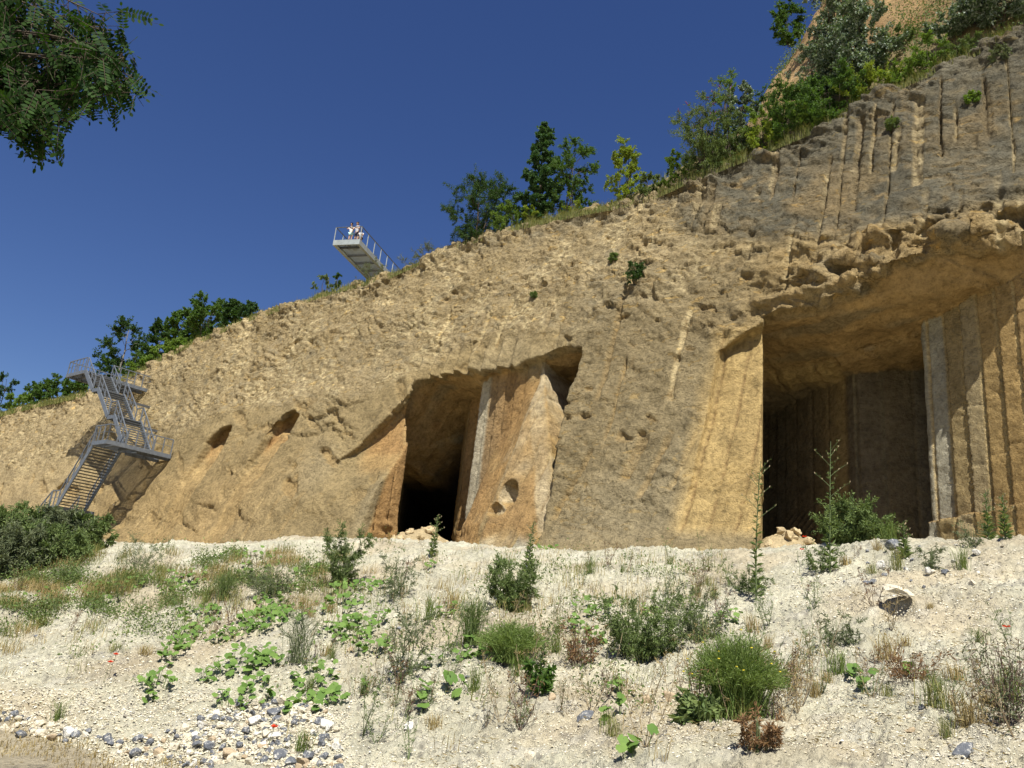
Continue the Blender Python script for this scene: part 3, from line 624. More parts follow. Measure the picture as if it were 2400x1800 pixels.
# ------------------------------------------------------------------ steel staircase on the wall
def make_stairs():
    base = s2wv(50.0, 0.0, 4.0)
    T = thing('metal_staircase', base, 'zigzag grey steel staircase with open treads and railings climbing the quarry face', 'staircase')
    off = np.array(base)
    def bld(mb, name, mat, parent, smooth=False): return mb.build(name, mat, parent, smooth, off)
    e = lambda s_, n_, z_: s2wv(s_, n_, z_)
    def railing(pa, pb, parent, hgt=1.08, step=.62, skip=False):
        """pa, pb: floor points (world)"""
        mb = MB(); pa = np.asarray(pa); pb = np.asarray(pb); L = np.linalg.norm((pb-pa)[:2]); k = max(1, int(round(L/step))); upv = np.array([0, 0, 1.])
        for i in range(k+1):
            p = lerp(pa, pb, i/k); mb.bar(p-upv*.12, p+upv*hgt, .06, .06, (pb-pa)/np.linalg.norm(pb-pa))
        mb.bar(pa+upv*hgt, pb+upv*hgt, .06, .07); mb.bar(pa+upv*.58, pb+upv*.58, .025, .025)
        return bld(mb, 'railing', M['steel'], parent)
    def flight(a, b, n0, n1, step_rise=.2):
        """a, b: (s, z) of the lower and the upper end"""
        mb = MB()
        for nn_ in (n0+.03, n1-.03): mb.bar(e(a[0], nn_, a[1]-.08), e(b[0], nn_, b[1]-.08), .08, .36)
        st = bld(mb, 'flight', M['steel'], T)
        k = max(3, int(round((b[1]-a[1])/step_rise))); ds = (b[0]-a[0])/k
        proto = None
        for i in range(k):
            c = e(a[0]+ds*(i+.5), (n0+n1)/2, a[1]+(b[1]-a[1])*(i+.5)/k)
            if proto is None:
                mb = MB(); ax = np.stack([ES, EN, [0, 0, 1]])
                mb.box((0, 0, 0), (.20, n1-n0-.14, .035), ax); mb.box(-ES*.09*np.sign(ds)+np.array([0, 0, -.01]), (.015, n1-n0-.14, .06), ax)
                proto = mb.build('tread', M['steel_dark'], st); o = proto
            else:
                o = proto.copy(); C.objects.link(o); o.parent = st
            o.location = Vector(c-off)
        for nn_ in (n0+.03, n1-.03): railing(e(a[0], nn_, a[1]), e(b[0], nn_, b[1]), st)
        return st
    def landing(s0, s1, n0, n1, z_, rails):
        mb = MB(); ax = np.stack([ES, EN, [0, 0, 1]])
        for sv in (s0+.04, s1-.04): mb.box(e(sv, (n0+n1)/2, z_-.14), (.08, n1-n0, .28), ax)
        for nv in (n0+.04, n1-.04): mb.box(e((s0+s1)/2, nv, z_-.14), (s1-s0-.164, .08, .278), ax)
        k = int((n1-n0)/.9)
        for i in range(1, k): mb.box(e((s0+s1)/2, n0+(n1-n0)*i/k, z_-.16), (s1-s0-.17, .06, .16), ax)
        L = bld(mb, 'landing', M['steel'], T)
        mb = MB()
        for i in range(int((n1-n0-.2)/.11)): mb.box(e((s0+s1)/2, n0+.14+i*.11, z_-.03), (s1-s0-.18, .07, .03), ax)
        bld(mb, 'grating', M['steel_dark'], L)
        for a, b in rails: railing(e(a[0], a[1], z_), e(b[0], b[1], z_), L)
        return L
    # turning platform, its near edge faces along the wall
    landing(46.1, 48.25, -2.25, 2.45, 11.25, [((46.15, -2.2), (46.15, 2.4)), ((46.15, -2.2), (48.2, -2.2))])
    # lower flights, down to the terrace
    flight((51.5, 6.95), (48.27, 11.2), -2.1, -.1, .19)
    landing(51.5, 52.8, -2.1, .6, 6.9, [((51.6, -2.05), (52.75, -2.05))])
    flight((56.2, 4.2), (52.82, 6.85), -2.1, -.1)
    # upper run with two rests
    flight((48.27, 11.3), (50.95, 14.0), .0, 2.1); landing(50.95, 51.95, .0, 2.1, 14.0, [((51, .05), (51.9, .05)), ((51, 2.05), (51.9, 2.05))])
    flight((51.97, 14.05), (54.7, 16.5), .0, 2.1); landing(54.7, 55.65, .0, 2.1, 16.5, [((54.75, .05), (55.6, .05)), ((54.75, 2.05), (55.6, 2.05))])
    flight((55.67, 16.55), (57.7, 18.3), .0, 2.1)
    landing(57.72, 60.9, -.1, 6.2, 18.3, [((57.8, -.05), (60.8, -.05)), ((60.85, -.05), (60.85, 6.1)), ((57.78, 2.1), (57.78, 6.1))])
    # brackets back to the rock
    for s_, n_, z_, dn_ in ((46.4, 2.0, 10.9, 1.2), (48.0, 2.0, 10.9, 1.2), (51.4, 2.0, 13.7, 2.0), (55.1, 2.0, 16.2, 2.9), (58.4, 2.0, 17.95, 3.8), (60.2, 2.0, 17.95, 3.8), (52.0, .4, 6.6, 1.4)):
        mb = MB(); mb.bar(e(s_, n_-1.9, z_), e(s_, n_+dn_, z_), .14, .18); bld(mb, 'bracket', M['steel_dark'], T)
    for n_ in (-2.0, -.2): mb = MB(); mb.bar(e(52.1, n_, 3.8), e(52.1, n_, 6.7), .14, .14, ES); bld(mb, 'support_post', M['steel_dark'], T)
    return T
make_stairs()

# ------------------------------------------------------------------ viewing platform above the edge
FLc = np.array([-14.72, 56.14, 28.4]); FRc = np.array([-12.64, 55.30, 28.4]); VB = np.array([.285, .957, 0.0]); VB /= np.linalg.norm(VB)
def make_platform():
    wd = FRc-FLc; Wd = np.linalg.norm(wd); wx = np.array([VB[1], -VB[0], 0.0]); Wd = wd@wx; F0 = FLc; upv = np.array([0, 0, 1.]); Ln = 10.5
    T = thing('viewing_platform', F0+wx*Wd/2+VB*8, 'narrow grey steel lookout platform jutting out over the quarry edge', 'lookout platform'); off = np.array(T.location)
    ax = np.stack([wx, VB, upv]); H = .42
    b = lambda mb, nm, mt: mb.build(nm, M[mt], T, False, off)
    mb = MB(); mb.box(F0+wx*Wd/2+VB*.05+upv*H/2, (Wd, .10, H), ax); b(mb, 'front_beam', 'steel_light')
    for x in (.06, Wd-.06):
        mb = MB(); mb.box(F0+wx*x+VB*(Ln/2+.102)+upv*H/2, (.12, Ln, H-.006), ax); mb.box(F0+wx*(x+(.09 if x < 1 else -.09))+VB*(Ln/2+.102)+upv*.02, (.14, Ln, .03), ax); b(mb, 'side_beam', 'steel_light')
    for i in range(7):
        mb = MB(); mb.box(F0+wx*Wd/2+VB*(.9+i*1.35)+upv*.22, (Wd-.26, .09, .16), ax); b(mb, 'cross_beam', 'steel_dark')
    mb = MB()
    for i in range(int((Wd-.26)/.06)): mb.box(F0+wx*(.15+i*.06)+VB*(Ln/2+.1)+upv*.37, (.035, Ln, .04), ax)
    b(mb, 'grating_deck', 'steel_light')
    fl = upv*.40
    def post(p): mb = MB(); mb.bar(p, p+upv*1.1, .055, .055, VB); b(mb, 'rail_post', 'steel_light')
    for i in range(9):
        for x in (.03, Wd-.03): post(F0+wx*x+VB*(.06+i*1.22)+fl)
    for a_, b_ in ((0.0, Wd), ):
        mb = MB(); mb.bar(F0+VB*.06+fl+upv*1.12, F0+wx*Wd+VB*.06+fl+upv*1.12, .06, .05); mb.build('handrail', M['steel_dark'], T, False, off)
    for x in (.03, Wd-.03):
        mb = MB(); mb.bar(F0+wx*x+VB*.1+fl+upv*1.12, F0+wx*x+VB*Ln+fl+upv*1.12, .06, .05); mb.build('handrail', M['steel_dark'], T, False, off)
    return F0, wx, Wd, upv*.40
PF0, PWX, PWD, PFL = make_platform()

M['skin'] = flat_mat('skin', (.48, .30, .21), .6, .06); M['white_cloth'] = flat_mat('white_cloth', (.78, .77, .75), .9, .05); M['pale_grey_cloth'] = flat_mat('pale_grey_cloth', (.58, .60, .66), .9, .06)
M['teal_cloth'] = flat_mat('pale_teal_cloth', (.42, .66, .66), .9, .06); M['dark_hair'] = flat_mat('dark_hair', (.035, .022, .018), .7, .3); M['brown_hair'] = flat_mat('brown_hair', (.14, .09, .06), .7, .3); M['navy_cloth'] = flat_mat('navy_cloth', (.06, .06, .09), .9, .1); M['lip'] = flat_mat('lip', (.35, .14, .12), .6); M['sole'] = flat_mat('shoe', (.5, .5, .5), .8, .1)
def skin_mesh(name, joints, edges, mat, parent, root=0, lv=2):
    me = bpy.data.meshes.new(name); me.from_pydata([tuple(j[:3]) for j in joints], edges, []); o = bpy.data.objects.new(name, me); C.objects.link(o)
    md = o.modifiers.new('skin', 'SKIN'); md.use_smooth_shade = True
    for i, j in enumerate(joints):
        r = j[3] if isinstance(j[3], tuple) else (j[3], j[3]); me.skin_vertices[0].data[i].radius = r; me.skin_vertices[0].data[i].use_root = (i == root)
    sb = o.modifiers.new('sub', 'SUBSURF'); sb.levels = lv; sb.render_levels = lv
    dg = bpy.context.evaluated_depsgraph_get(); ne = bpy.data.meshes.new_from_object(o.evaluated_get(dg)); bpy.data.objects.remove(o)
    ne.name = name; ne.materials.clear(); ne.materials.append(mat); o = bpy.data.objects.new(name, ne); C.objects.link(o); o.parent = parent
    for p in ne.polygons: p.use_smooth = True
    return o
def make_person(loc, yaw, k, label, top, low, hair, long_low=False, crouch=False):
    """local frame: x right, y forward, metres for a 1.72 m adult scaled by k"""
    T = thing('person', loc, label, 'person', None, yaw); T.scale = (k, k, k)
    dz = -.42 if crouch else 0
    kn = (.13, .34, .47) if crouch else (.10, .03, .50)
    hipz = .92+dz
    J = [(0, 0, hipz, (.15, .11)), (0, .03, hipz+.22, (.135, .10)), (0, .07, hipz+.44, (.165, .105)), (0, .09, hipz+.52, .075), (0, .11, hipz+.60, .055), (0, .14, hipz+.70, (.080, .095)), (0, .15, hipz+.79, (.070, .085)), (0, .235, hipz+.695, .016)]
    E = [(0, 1), (1, 2), (2, 3), (3, 4), (4, 5), (5, 6), (5, 7)]
    for sx in (-1, 1):
        i = len(J); J += [(sx*.19, .08, hipz+.46, .058), (sx*.25, .20, hipz+.26, .044), (sx*.17, .42, hipz+.19, .033), (sx*.15, .50, hipz+.19, .028)]; E += [(2, i), (i, i+1), (i+1, i+2), (i+2, i+3)]
        for f in range(4): J.append((sx*(.10+.025*f), .575-.008*abs(f-1.5), hipz+.175, .010)); E.append((i+3, len(J)-1))
        J.append((sx*.105, .52, hipz+.185, .011)); E.append((i+3, len(J)-1))
        i = len(J); J += [(sx*.10, 0, hipz-.06, .088), (sx*kn[0], kn[1], kn[2], .058), (sx*.11, .0, .09, .038), (sx*.12, .12, .035, .034), (sx*.125, .19, .03, .025)]; E += [(0, i), (i, i+1), (i+1, i+2), (i+2, i+3), (i+3, i+4)]
    skin_mesh('body', J, E, M['skin'], T)
    g = .018
    K = [(0, .0, hipz+.02, (.165, .125)), (0, .03, hipz+.22, (.155, .118)), (0, .07, hipz+.44, (.182, .125)), (0, .09, hipz+.51, .085)]; KE = [(0, 1), (1, 2), (2, 3)]
    for sx in (-1, 1):
        i = len(K); K += [(sx*.19, .08, hipz+.46, .076), (sx*.225, .15, hipz+.34, .070)]; KE += [(2, i), (i, i+1)]
    skin_mesh('shirt', K, KE, top, T, 1)
    K = [(0, 0, hipz+.0, (.170, .128))]; KE = []
    for sx in (-1, 1):
        i = len(K); t = .9 if long_low else .55
        K += [(sx*.10, 0, hipz-.07, .105), (sx*lerp(.10, kn[0], t), lerp(0, kn[1], t), lerp(hipz-.06, kn[2], t), .088)]; KE += [(0, i), (i, i+1)]
    skin_mesh('shorts', K, KE, low, T)
    skin_mesh('hair', [(0, .115, hipz+.66, (.075, .06)), (0, .12, hipz+.74, (.092, .090)), (0, .145, hipz+.82, (.078, .078))], [(0, 1), (1, 2)], hair, T, 1, 2)
    for sx in (-1, 1): mb = MB(); mb.box((sx*.03, .226, hipz+.725), (.018, .012, .012)); mb.build('eye', M['dark_hair'], T)
    mb = MB(); mb.box((0, .232, hipz+.655), (.045, .010, .01)); mb.build('mouth', M['lip'], T)
    return T
_yaw = math.atan2(-VB[1], -VB[0])-math.pi/2
def pp(x, y): return tuple(PF0+PWX*x+VB*y+PFL+np.array([0, 0, .0]))
make_person(pp(1.05, .62), _yaw, .98, 'person in a white top and pale teal shorts leaning on the lookout rail, dark hair', M['white_cloth'], M['teal_cloth'], M['dark_hair'])
make_person(pp(1.52, .70), _yaw-.15, 1.03, 'person in a pale grey shirt standing at the lookout rail, brown hair', M['pale_grey_cloth'], M['skin'] if False else M['navy_cloth'], M['brown_hair'], True)
make_person(pp(1.98, .55), _yaw+.2, .80, 'small crouching person in a white shirt by the lookout corner post', M['white_cloth'], M['navy_cloth'], M['dark_hair'], True, True)

# ------------------------------------------------------------------ plants
M['leaf_dark'] = leaf_mat('leaf_dark', (.024, .055, .014), (.060, .115, .026))
M['leaf_mid'] = leaf_mat('leaf_mid', (.050, .105, .022), (.105, .180, .036))
M['leaf_fresh'] = leaf_mat('leaf_fresh', (.095, .170, .026), (.180, .260, .045))
M['leaf_yellow'] = leaf_mat('leaf_yellow', (.170, .240, .025), (.280, .330, .050))
M['leaf_silver'] = leaf_mat('leaf_silver', (.050, .095, .038), (.125, .175, .085), .2, .5, .35, (.27, .32, .25))
M['leaf_poplar'] = leaf_mat('leaf_poplar', (.030, .075, .030), (.075, .135, .045), .3, .6, .25)
M['leaf_robinia'] = leaf_mat('leaf_robinia', (.010, .030, .007), (.036, .078, .012), .25, .7, .12)
M['leaf_colts'] = leaf_mat('leaf_coltsfoot', (.095, .175, .035), (.165, .260, .060), .25, .7)
M['leaf_weed'] = leaf_mat('leaf_weed', (.085, .130, .040), (.175, .225, .075), .25, .7)
M['leaf_greyweed'] = leaf_mat('leaf_greyweed', (.095, .120, .060), (.175, .195, .105), .2, .8)
M['leaf_red'] = leaf_mat('leaf_red', (.15, .085, .045), (.27, .16, .075), .2, .8)
M['grass_dry'] = leaf_mat('grass_dry', (.26, .19, .085), (.40, .32, .15), .25, .8)
M['grass_mix'] = leaf_mat('grass_mix', (.10, .14, .035), (.30, .27, .10), .3, .8)
M['grass_green'] = leaf_mat('grass_green', (.075, .125, .025), (.17, .21, .05), .3, .7)
M['poppy'] = leaf_mat('poppy_petal', (.62, .03, .012), (.72, .06, .02), .3, .6)
M['petal_yellow'] = leaf_mat('petal_yellow', (.62, .48, .03), (.75, .60, .06), .2, .6)
M['petal_purple'] = leaf_mat('petal_purple', (.13, .03, .13), (.22, .07, .22), .2, .8)
M['petal_white'] = leaf_mat('petal_white', (.60, .62, .55), (.75, .75, .70), .2, .8)

def unit(a): return a/(np.linalg.norm(a, axis=-1, keepdims=True)+1e-9)
def rdirs(rg, n, bias=(0, 0, 0)): return unit(unit(rg.normal(size=(n, 3)))+np.asarray(bias))
def leaf_verts(P, A, Nn, L, Wd, fold=.12):
    """diamond leaves with a slight trough: one quad each, folded on its midrib into two triangles"""
    A = unit(A); B = unit(np.cross(A, Nn)); Nn = np.cross(B, A); L = np.broadcast_to(np.asarray(L), (len(P),))[:, None]; Wd = np.broadcast_to(np.asarray(Wd), (len(P),))[:, None]
    v = np.stack([P, P+A*L*.45+B*Wd*.5+Nn*L*fold, P+A*L, P+A*L*.45-B*Wd*.5+Nn*L*fold], 1).reshape(-1, 3)
    i = np.arange(len(P))[:, None]*4
    t = np.concatenate([i+np.array([[0, 1, 2]]), i+np.array([[0, 2, 3]])], 1).reshape(-1, 3); return v, t
def curve(p0, p1, sag, k=6, jit=0.0, rg=RNG):
    t = np.linspace(0, 1, k)[:, None]; m_ = (np.asarray(p0)+np.asarray(p1))/2+np.asarray(sag); c = (1-t)**2*p0+2*t*(1-t)*m_+t*t*p1
    if jit: c[1:-1] += rg.normal(size=(k-2, 3))*jit
    return c
def gen_tree(name, P0, H, Wd, label, cat, leafm, barkm='bark', seed=0, prof=None, base=.22, limbs=16, twigs=9, leaves=16, ll=.16, lw=.09, trunk_r=None, stems=1, tw=.32, up=.5, group=None, lean=(0, 0), droop=0.0, cluster=.10, flower=None, bare=False, dens=1.35):
    """a tree or shrub: trunk, limbs and twigs, leaves along the twigs. prof(t): crown half width (0..1) at height t"""
    rg = np.random.default_rng(seed+1000); T = thing(name, P0, label, cat, group)
    prof = prof or (lambda t: np.sin(np.pi*np.clip(t, 0, 1)**.8)**.7)
    tr = trunk_r or H*.018; wood = MB(); LP = []; LA = []; tips = []
    tops = []
    for si in range(stems):
        a = rg.uniform(0, 6.28); sp = 0 if stems == 1 else rg.uniform(.15, .45)*Wd*.5
        p1 = np.array([math.cos(a)*sp+lean[0]*H, math.sin(a)*sp+lean[1]*H, H*(.9 if stems == 1 else rg.uniform(.6, .92))])
        c = curve(np.array([math.cos(a), math.sin(a), 0])*(.0 if stems == 1 else .06*Wd)+np.array([0, 0, -.25]), p1, rg.normal(size=3)*H*.03, 8, H*.006, rg); tops.append(c)
        wood.tube(c, np.linspace(tr*(1 if stems == 1 else .55), tr*.15, 8), 6)
    for li in range(limbs):
        c = tops[li % stems]; t = base+(1-base)*((li+rg.uniform(0, 1))/limbs); a = li*2.4+rg.uniform(-.6, .6); r = prof((t-base)/(1-base))*Wd/2*rg.uniform(.70, 1.05)
        zt = t*H; ti = np.clip((zt-r*up)/c[-1, 2], .04, .98)*7; i0 = int(min(6, ti)); s0 = lerp(c[i0], c[i0+1], ti-i0)
        end = np.array([s0[0]+math.cos(a)*r, s0[1]+math.sin(a)*r, min(zt, H*.985)]); lc = curve(s0, end, np.array([0, 0, .12*r-droop*r]), 6, .02*Wd, rg)
        wood.tube(lc, np.linspace(max(tr*.32*(1-t*.6), .012*min(1, H/2.5)), max(tr*.06, .004*min(1, H/2.)), 6), 4)
        for k in range(twigs):
            u_ = rg.uniform(.30, 1.0)**.8*5; j = int(min(4, u_)); q0 = lerp(lc[j], lc[j+1], u_-j); d = unit(rg.normal(size=3)+np.array([math.cos(a)*.5, math.sin(a)*.5, .35-droop*1.6])); tl = tw*Wd*rg.uniform(.35, 1.0)*.5
            q1 = q0+d*tl; 
            if not bare: wood.tube(np.array([q0, (q0+q1)/2+rg.normal(size=3)*tl*.06, q1]), np.array([.008, .006, .003])*min(1, H/1.8), 3)
            m_ = int(leaves*dens*rg.uniform(.6, 1.3)); f = rg.uniform(.1, 1.08, m_)[:, None]; LP.append(q0+(q1-q0)*f+rg.normal(size=(m_, 3))*cluster*tl); LA.append(unit(d+rg.normal(size=(m_, 3))*.9+np.array([0, 0, -.15]))); tips.append((q1, d))
    LP = np.concatenate(LP); LA = np.concatenate(LA); keep = (LP[:, 2] > .05)
    LP, LA = LP[keep], LA[keep]; n = len(LP); sz = rg.uniform(.65, 1.25, n)
    v, t = leaf_verts(LP, LA, rdirs(rg, n, (0, 0, .7)), ll*1.12*sz, lw*1.18*sz)
    wood.build('trunk' if stems == 1 else 'branches', M[barkm], T, True)
    mesh_obj('crown' if stems == 1 else 'foliage', v, t, M[leafm], T, False)
    if flower:
        hi = sorted(tips, key=lambda x: -x[0][2])[:flower[1]*2]
        for q1, d in [hi[i] for i in rg.permutation(len(hi))[:flower[1]]]:
            mb = MB(); d = unit(d+np.array([0, 0, .6])); mb.tube(np.array([q1, q1+d*.12*flower[2], q1+d*.25*flower[2]+np.array([0, 0, -.02])]), [.03*flower[2], .028*flower[2], .006], 5)
            mb.build('flower_spike', M[flower[0]], T, True)
    return T
def grass_mesh(P, h, spread, rg, w=.008, curl=.5, nseg=2, lean=None):
    """blades as narrow bent triangles; P base points"""
    n = len(P); a = rg.uniform(0, 6.283, n); d = np.stack([np.cos(a), np.sin(a), a*0], -1)*spread*rg.uniform(.2, 1, n)[:, None]
    if lean is not None: d = d+np.asarray(lean)
    h = np.broadcast_to(h, (n,))*rg.uniform(.55, 1.15, n); sdv = unit(np.cross(d+np.array([0, 0, 1e-3]), np.array([0, 0, 1.])))*(np.asarray(w)*.5)
    m_ = P+d*h[:, None]*.35+np.array([0, 0, 1.])*(h*.6)[:, None]; tip = P+d*h[:, None]*(.7+curl*.6)+np.array([0, 0, 1.])*(h*(1-curl*.18))[:, None]
    v = np.stack([P-sdv, P+sdv, m_+sdv*.8, m_-sdv*.8, tip], 1).reshape(-1, 3); i = np.arange(n)[:, None]*5
    return v, (i+np.array([[0, 1, 2, 3]])).reshape(-1, 4), (i+np.array([[3, 2, 4]])).reshape(-1, 3)

# --- along the top of the wall
def edge_pt(px, py, d):
    """point on the hilltop d metres behind the edge, seen in the direction of a point of the view"""
    s0 = facepix(px, py)[0]; r = ray(px, py); e = EYE-O3; s = s0
    for _ in range(4):
        n = KI*(float(crest(np.array([s]))[0])-Z0)+d; t = (n-e@EN)/(r@EN); s = float(w2s(EYE+r*t)[0])
    z = float(hill_h(np.array([s]), np.array([n]))[0]); return s2wv(s, n, z)
def edge_tree(name, px, ptop, pw, d, label, cat, leafm, seed, pbase=None, **kw):
    kw.setdefault('dens', 2.3); kw['ll'] = kw.get('ll', .16)*.78; kw['lw'] = kw.get('lw', .09)*.8
    b = edge_pt(px, pbase if pbase else ptop+40, d); D = math.hypot(b[0], b[1]); r = ray(px, ptop); zt = EYE[2]+D*r[2]/math.hypot(r[0], r[1]); H = max(.5, zt-b[2]); Wd = pw/1737*D*1.22
    return gen_tree(name, b, H, Wd, label, cat, leafm, seed=seed, **kw)
cone = lambda t: np.clip(1.15*(1-t)**.75*np.clip(.35+2.2*t, 0, 1), .05, 1)
rnd = lambda t: np.sqrt(np.clip(1-(2*t-1)**2, .04, 1))
high = lambda t: np.clip(np.sin(np.pi*(.18+.8*t)), .1, 1)
skyl = 'trees and shrubs along the quarry edge'
edge_tree('shrub_tree', 1032, 388, 150, .9, 'dark feathery shrubby tree on the quarry edge right of the lookout platform', 'tree', 'leaf_dark', 1, 520, dens=3.4, prof=rnd, base=.05, limbs=40, twigs=12, leaves=26, ll=.13, lw=.05, stems=4, tw=.34, group=skyl)
edge_tree('shrub', 1093, 440, 66, .15, 'bright feathery shrub hanging over the edge below the dark shrubby tree', 'shrub', 'leaf_fresh', 2, 520, prof=rnd, base=.03, limbs=20, twigs=10, leaves=24, ll=.12, lw=.045, stems=3, tw=.4, group=skyl)
edge_tree('poplar_tree', 1160, 272, 98, 1.3, 'tallest tree on the quarry edge, conical with glossy blue green leaves', 'tree', 'leaf_poplar', 3, 465, dens=3.2, prof=cone, base=.06, limbs=34, twigs=10, leaves=20, ll=.22, lw=.17, tw=.30, up=.7, group=skyl)
edge_tree('round_tree', 1226, 312, 108, 2.0, 'rounded mid green tree leaning against the tall conical tree', 'tree', 'leaf_mid', 4, 450, prof=rnd, base=.08, limbs=30, twigs=11, leaves=24, ll=.13, lw=.07, stems=3, tw=.34, group=skyl)
edge_tree('sapling', 1128, 415, 40, 1.0, 'thin dark sapling between the dark shrubby tree and the tall conical tree', 'sapling', 'leaf_mid', 5, 480, prof=rnd, base=.1, limbs=9, twigs=6, leaves=12, ll=.15, lw=.08, group=skyl)
edge_tree('shrub', 1146, 440, 40, .4, 'low yellow green shrub at the foot of the tall conical tree', 'shrub', 'leaf_yellow', 6, 480, prof=rnd, base=.02, limbs=9, twigs=7, leaves=16, ll=.12, lw=.07, stems=2, group=skyl)
edge_tree('shrub', 1232, 425, 46, .5, 'low yellow green shrub at the foot of the rounded tree', 'shrub', 'leaf_yellow', 7, 455, prof=rnd, base=.02, limbs=9, twigs=7, leaves=16, ll=.11, lw=.06, stems=2, group=skyl)
edge_tree('young_tree', 1346, 293, 92, .7, 'yellow green young tree standing alone on the quarry edge', 'tree', 'leaf_yellow', 8, 432, prof=lambda t: np.clip(1.1*(1-t)**.6*np.clip(.5+1.5*t, 0, 1), .08, 1), base=.08, limbs=26, twigs=9, leaves=20, ll=.14, lw=.075, stems=2, tw=.32, up=.9, group=skyl)
edge_tree('butterfly_bush', 1528, 218, 150, .4, 'spreading butterfly bush with purple flower spikes on the quarry edge', 'bush', 'leaf_weed', 9, 385, prof=lambda t: np.clip(.25+1.1*t, 0, 1), base=.02, limbs=38, twigs=10, leaves=22, ll=.17, lw=.045, stems=7, tw=.34, up=1.2, group=skyl, flower=('petal_purple', 34, 1.0))
edge_tree('shrub', 1572, 150, 66, 1.6, 'tall wispy yellow green shrub behind the butterfly bush', 'shrub', 'leaf_fresh', 10, 300, prof=high, base=.2, limbs=16, twigs=8, leaves=13, ll=.14, lw=.05, stems=3, tw=.4, group=skyl)
edge_tree('silver_poplar', 1615, 170, 80, 1.3, 'small silver leaved poplar right of the butterfly bush', 'tree', 'leaf_silver', 11, 280, prof=rnd, base=.05, limbs=22, twigs=10, leaves=24, ll=.13, lw=.10, stems=2, group=skyl)
edge_tree('silver_poplar', 1846, 30, 150, 1.9, 'large silver leaved poplar shrub against the orange bank', 'tree', 'leaf_silver', 12, 200, prof=rnd, base=.02, limbs=46, twigs=14, leaves=30, ll=.15, lw=.12, stems=5, tw=.32, group=skyl)
edge_tree('silver_poplar', 2055, 45, 95, 1.9, 'sparse silver leaved poplar in front of the reddest part of the bank', 'tree', 'leaf_silver', 13, 125, prof=rnd, base=.03, limbs=20, twigs=9, leaves=22, ll=.13, lw=.10, stems=3, group=skyl)
edge_tree('silver_poplar', 2165, -75, 160, 1.7, 'dark silver poplar cut off by the top right corner of the picture', 'tree', 'leaf_silver', 14, 80, prof=rnd, base=.02, limbs=46, twigs=13, leaves=30, ll=.15, lw=.11, stems=4, group=skyl)
edge_tree('hawthorn_bush', 1706, 185, 135, .7, 'dark green thorny bush on the edge below the small bare patch of bank', 'bush', 'leaf_mid', 15, 288, prof=rnd, base=.02, limbs=30, twigs=12, leaves=26, ll=.11, lw=.07, stems=5, group=skyl)
edge_tree('hawthorn_bush', 1800, 165, 140, .6, 'dense green bush on the edge below the large silver poplar', 'bush', 'leaf_mid', 16, 250, prof=rnd, base=.02, limbs=32, twigs=12, leaves=28, ll=.11, lw=.07, stems=5, group=skyl)
edge_tree('shrub', 1884, 150, 110, .7, 'bright yellow green bush right of the dense green edge bushes', 'shrub', 'leaf_yellow', 17, 215, prof=rnd, base=.02, limbs=24, twigs=10, leaves=24, ll=.11, lw=.05, stems=4, group=skyl)
edge_tree('shrub', 1660, 215, 80, .5, 'light green low bush between the butterfly bush and the dark thorny bush', 'shrub', 'leaf_fresh', 18, 320, prof=rnd, base=.02, limbs=20, twigs=9, leaves=22, ll=.11, lw=.05, stems=4, group=skyl)
edge_tree('shrub', 2012, 95, 90, .7, 'olive green bush on the edge below the sparse silver poplar', 'shrub', 'leaf_fresh', 19, 150, prof=rnd, base=.02, limbs=18, twigs=9, leaves=22, ll=.11, lw=.06, stems=4, group=skyl)
edge_tree('shrub', 700, 590, 44, .5, 'leafy white flowered weed clump on the edge left of the lookout platform', 'shrub', 'leaf_weed', 20, 630, prof=high, base=.02, limbs=9, twigs=6, leaves=15, ll=.16, lw=.08, stems=4, group=skyl, flower=('petal_white', 8, .4))
edge_tree('shrub', 728, 585, 26, .6, 'second taller leafy weed just left of the lookout platform', 'shrub', 'leaf_poplar', 21, 625, prof=high, base=.02, limbs=6, twigs=5, leaves=14, ll=.18, lw=.10, stems=2, group=skyl)
edge_tree('shrub', 912, 535, 90, .4, 'wispy grey green weed clump on the edge right of the lookout platform', 'shrub', 'leaf_greyweed', 22, 570, prof=high, base=.02, limbs=18, twigs=7, leaves=12, ll=.13, lw=.03, stems=6, group=skyl)
edge_tree('shrub', 800, 560, 70, .35, 'straggly flowering weeds at the foot of the lookout platform', 'shrub', 'leaf_greyweed', 23, 610, prof=high, base=.02, limbs=16, twigs=7, leaves=12, ll=.12, lw=.03, stems=6, group=skyl, flower=('petal_white', 10, .35))
for px, pt, pw, pb, d, lf, lb, sd_ in ((1455, 330, 60, 390, .5, 'leaf_fresh', 'low pale green bush on the grass left of the butterfly bush', 401), (1590, 275, 90, 345, .35, 'leaf_weed', 'low bush at the right foot of the butterfly bush', 402), (1650, 262, 80, 318, .3, 'leaf_yellow', 'low yellow green bush on the rim below the silver leaved poplar', 403), (1745, 235, 80, 275, .25, 'leaf_fresh', 'small bright bush on the rim below the dark thorny bush', 404), (1945, 140, 80, 180, .6, 'leaf_fresh', 'scruffy green bush on the rim above the dark grooved rock', 405), (2075, 92, 80, 122, .6, 'leaf_weed', 'grey green bush on the rim, second from the right edge', 406), (1762, 120, 90, 215, 2.4, 'leaf_silver', 'small silver poplar between the thorny bush and the bare shoulder of the bank', 407), (1940, 70, 80, 150, 2.6, 'leaf_weed', 'weedy bush in front of the orange bank, middle', 408), (2110, 40, 70, 100, 2.4, 'leaf_silver', 'low silver bush left of the corner poplar', 409), (1405, 375, 50, 415, .4, 'leaf_weed', 'small grey green bush on the grass right of the lone yellow green tree', 410)):
    edge_tree('shrub', px, pt, pw, d, lb, 'shrub', lf, sd_, pb, prof=rnd, base=.02, limbs=22, twigs=9, leaves=20, ll=.11, lw=.05, stems=4, group=skyl)
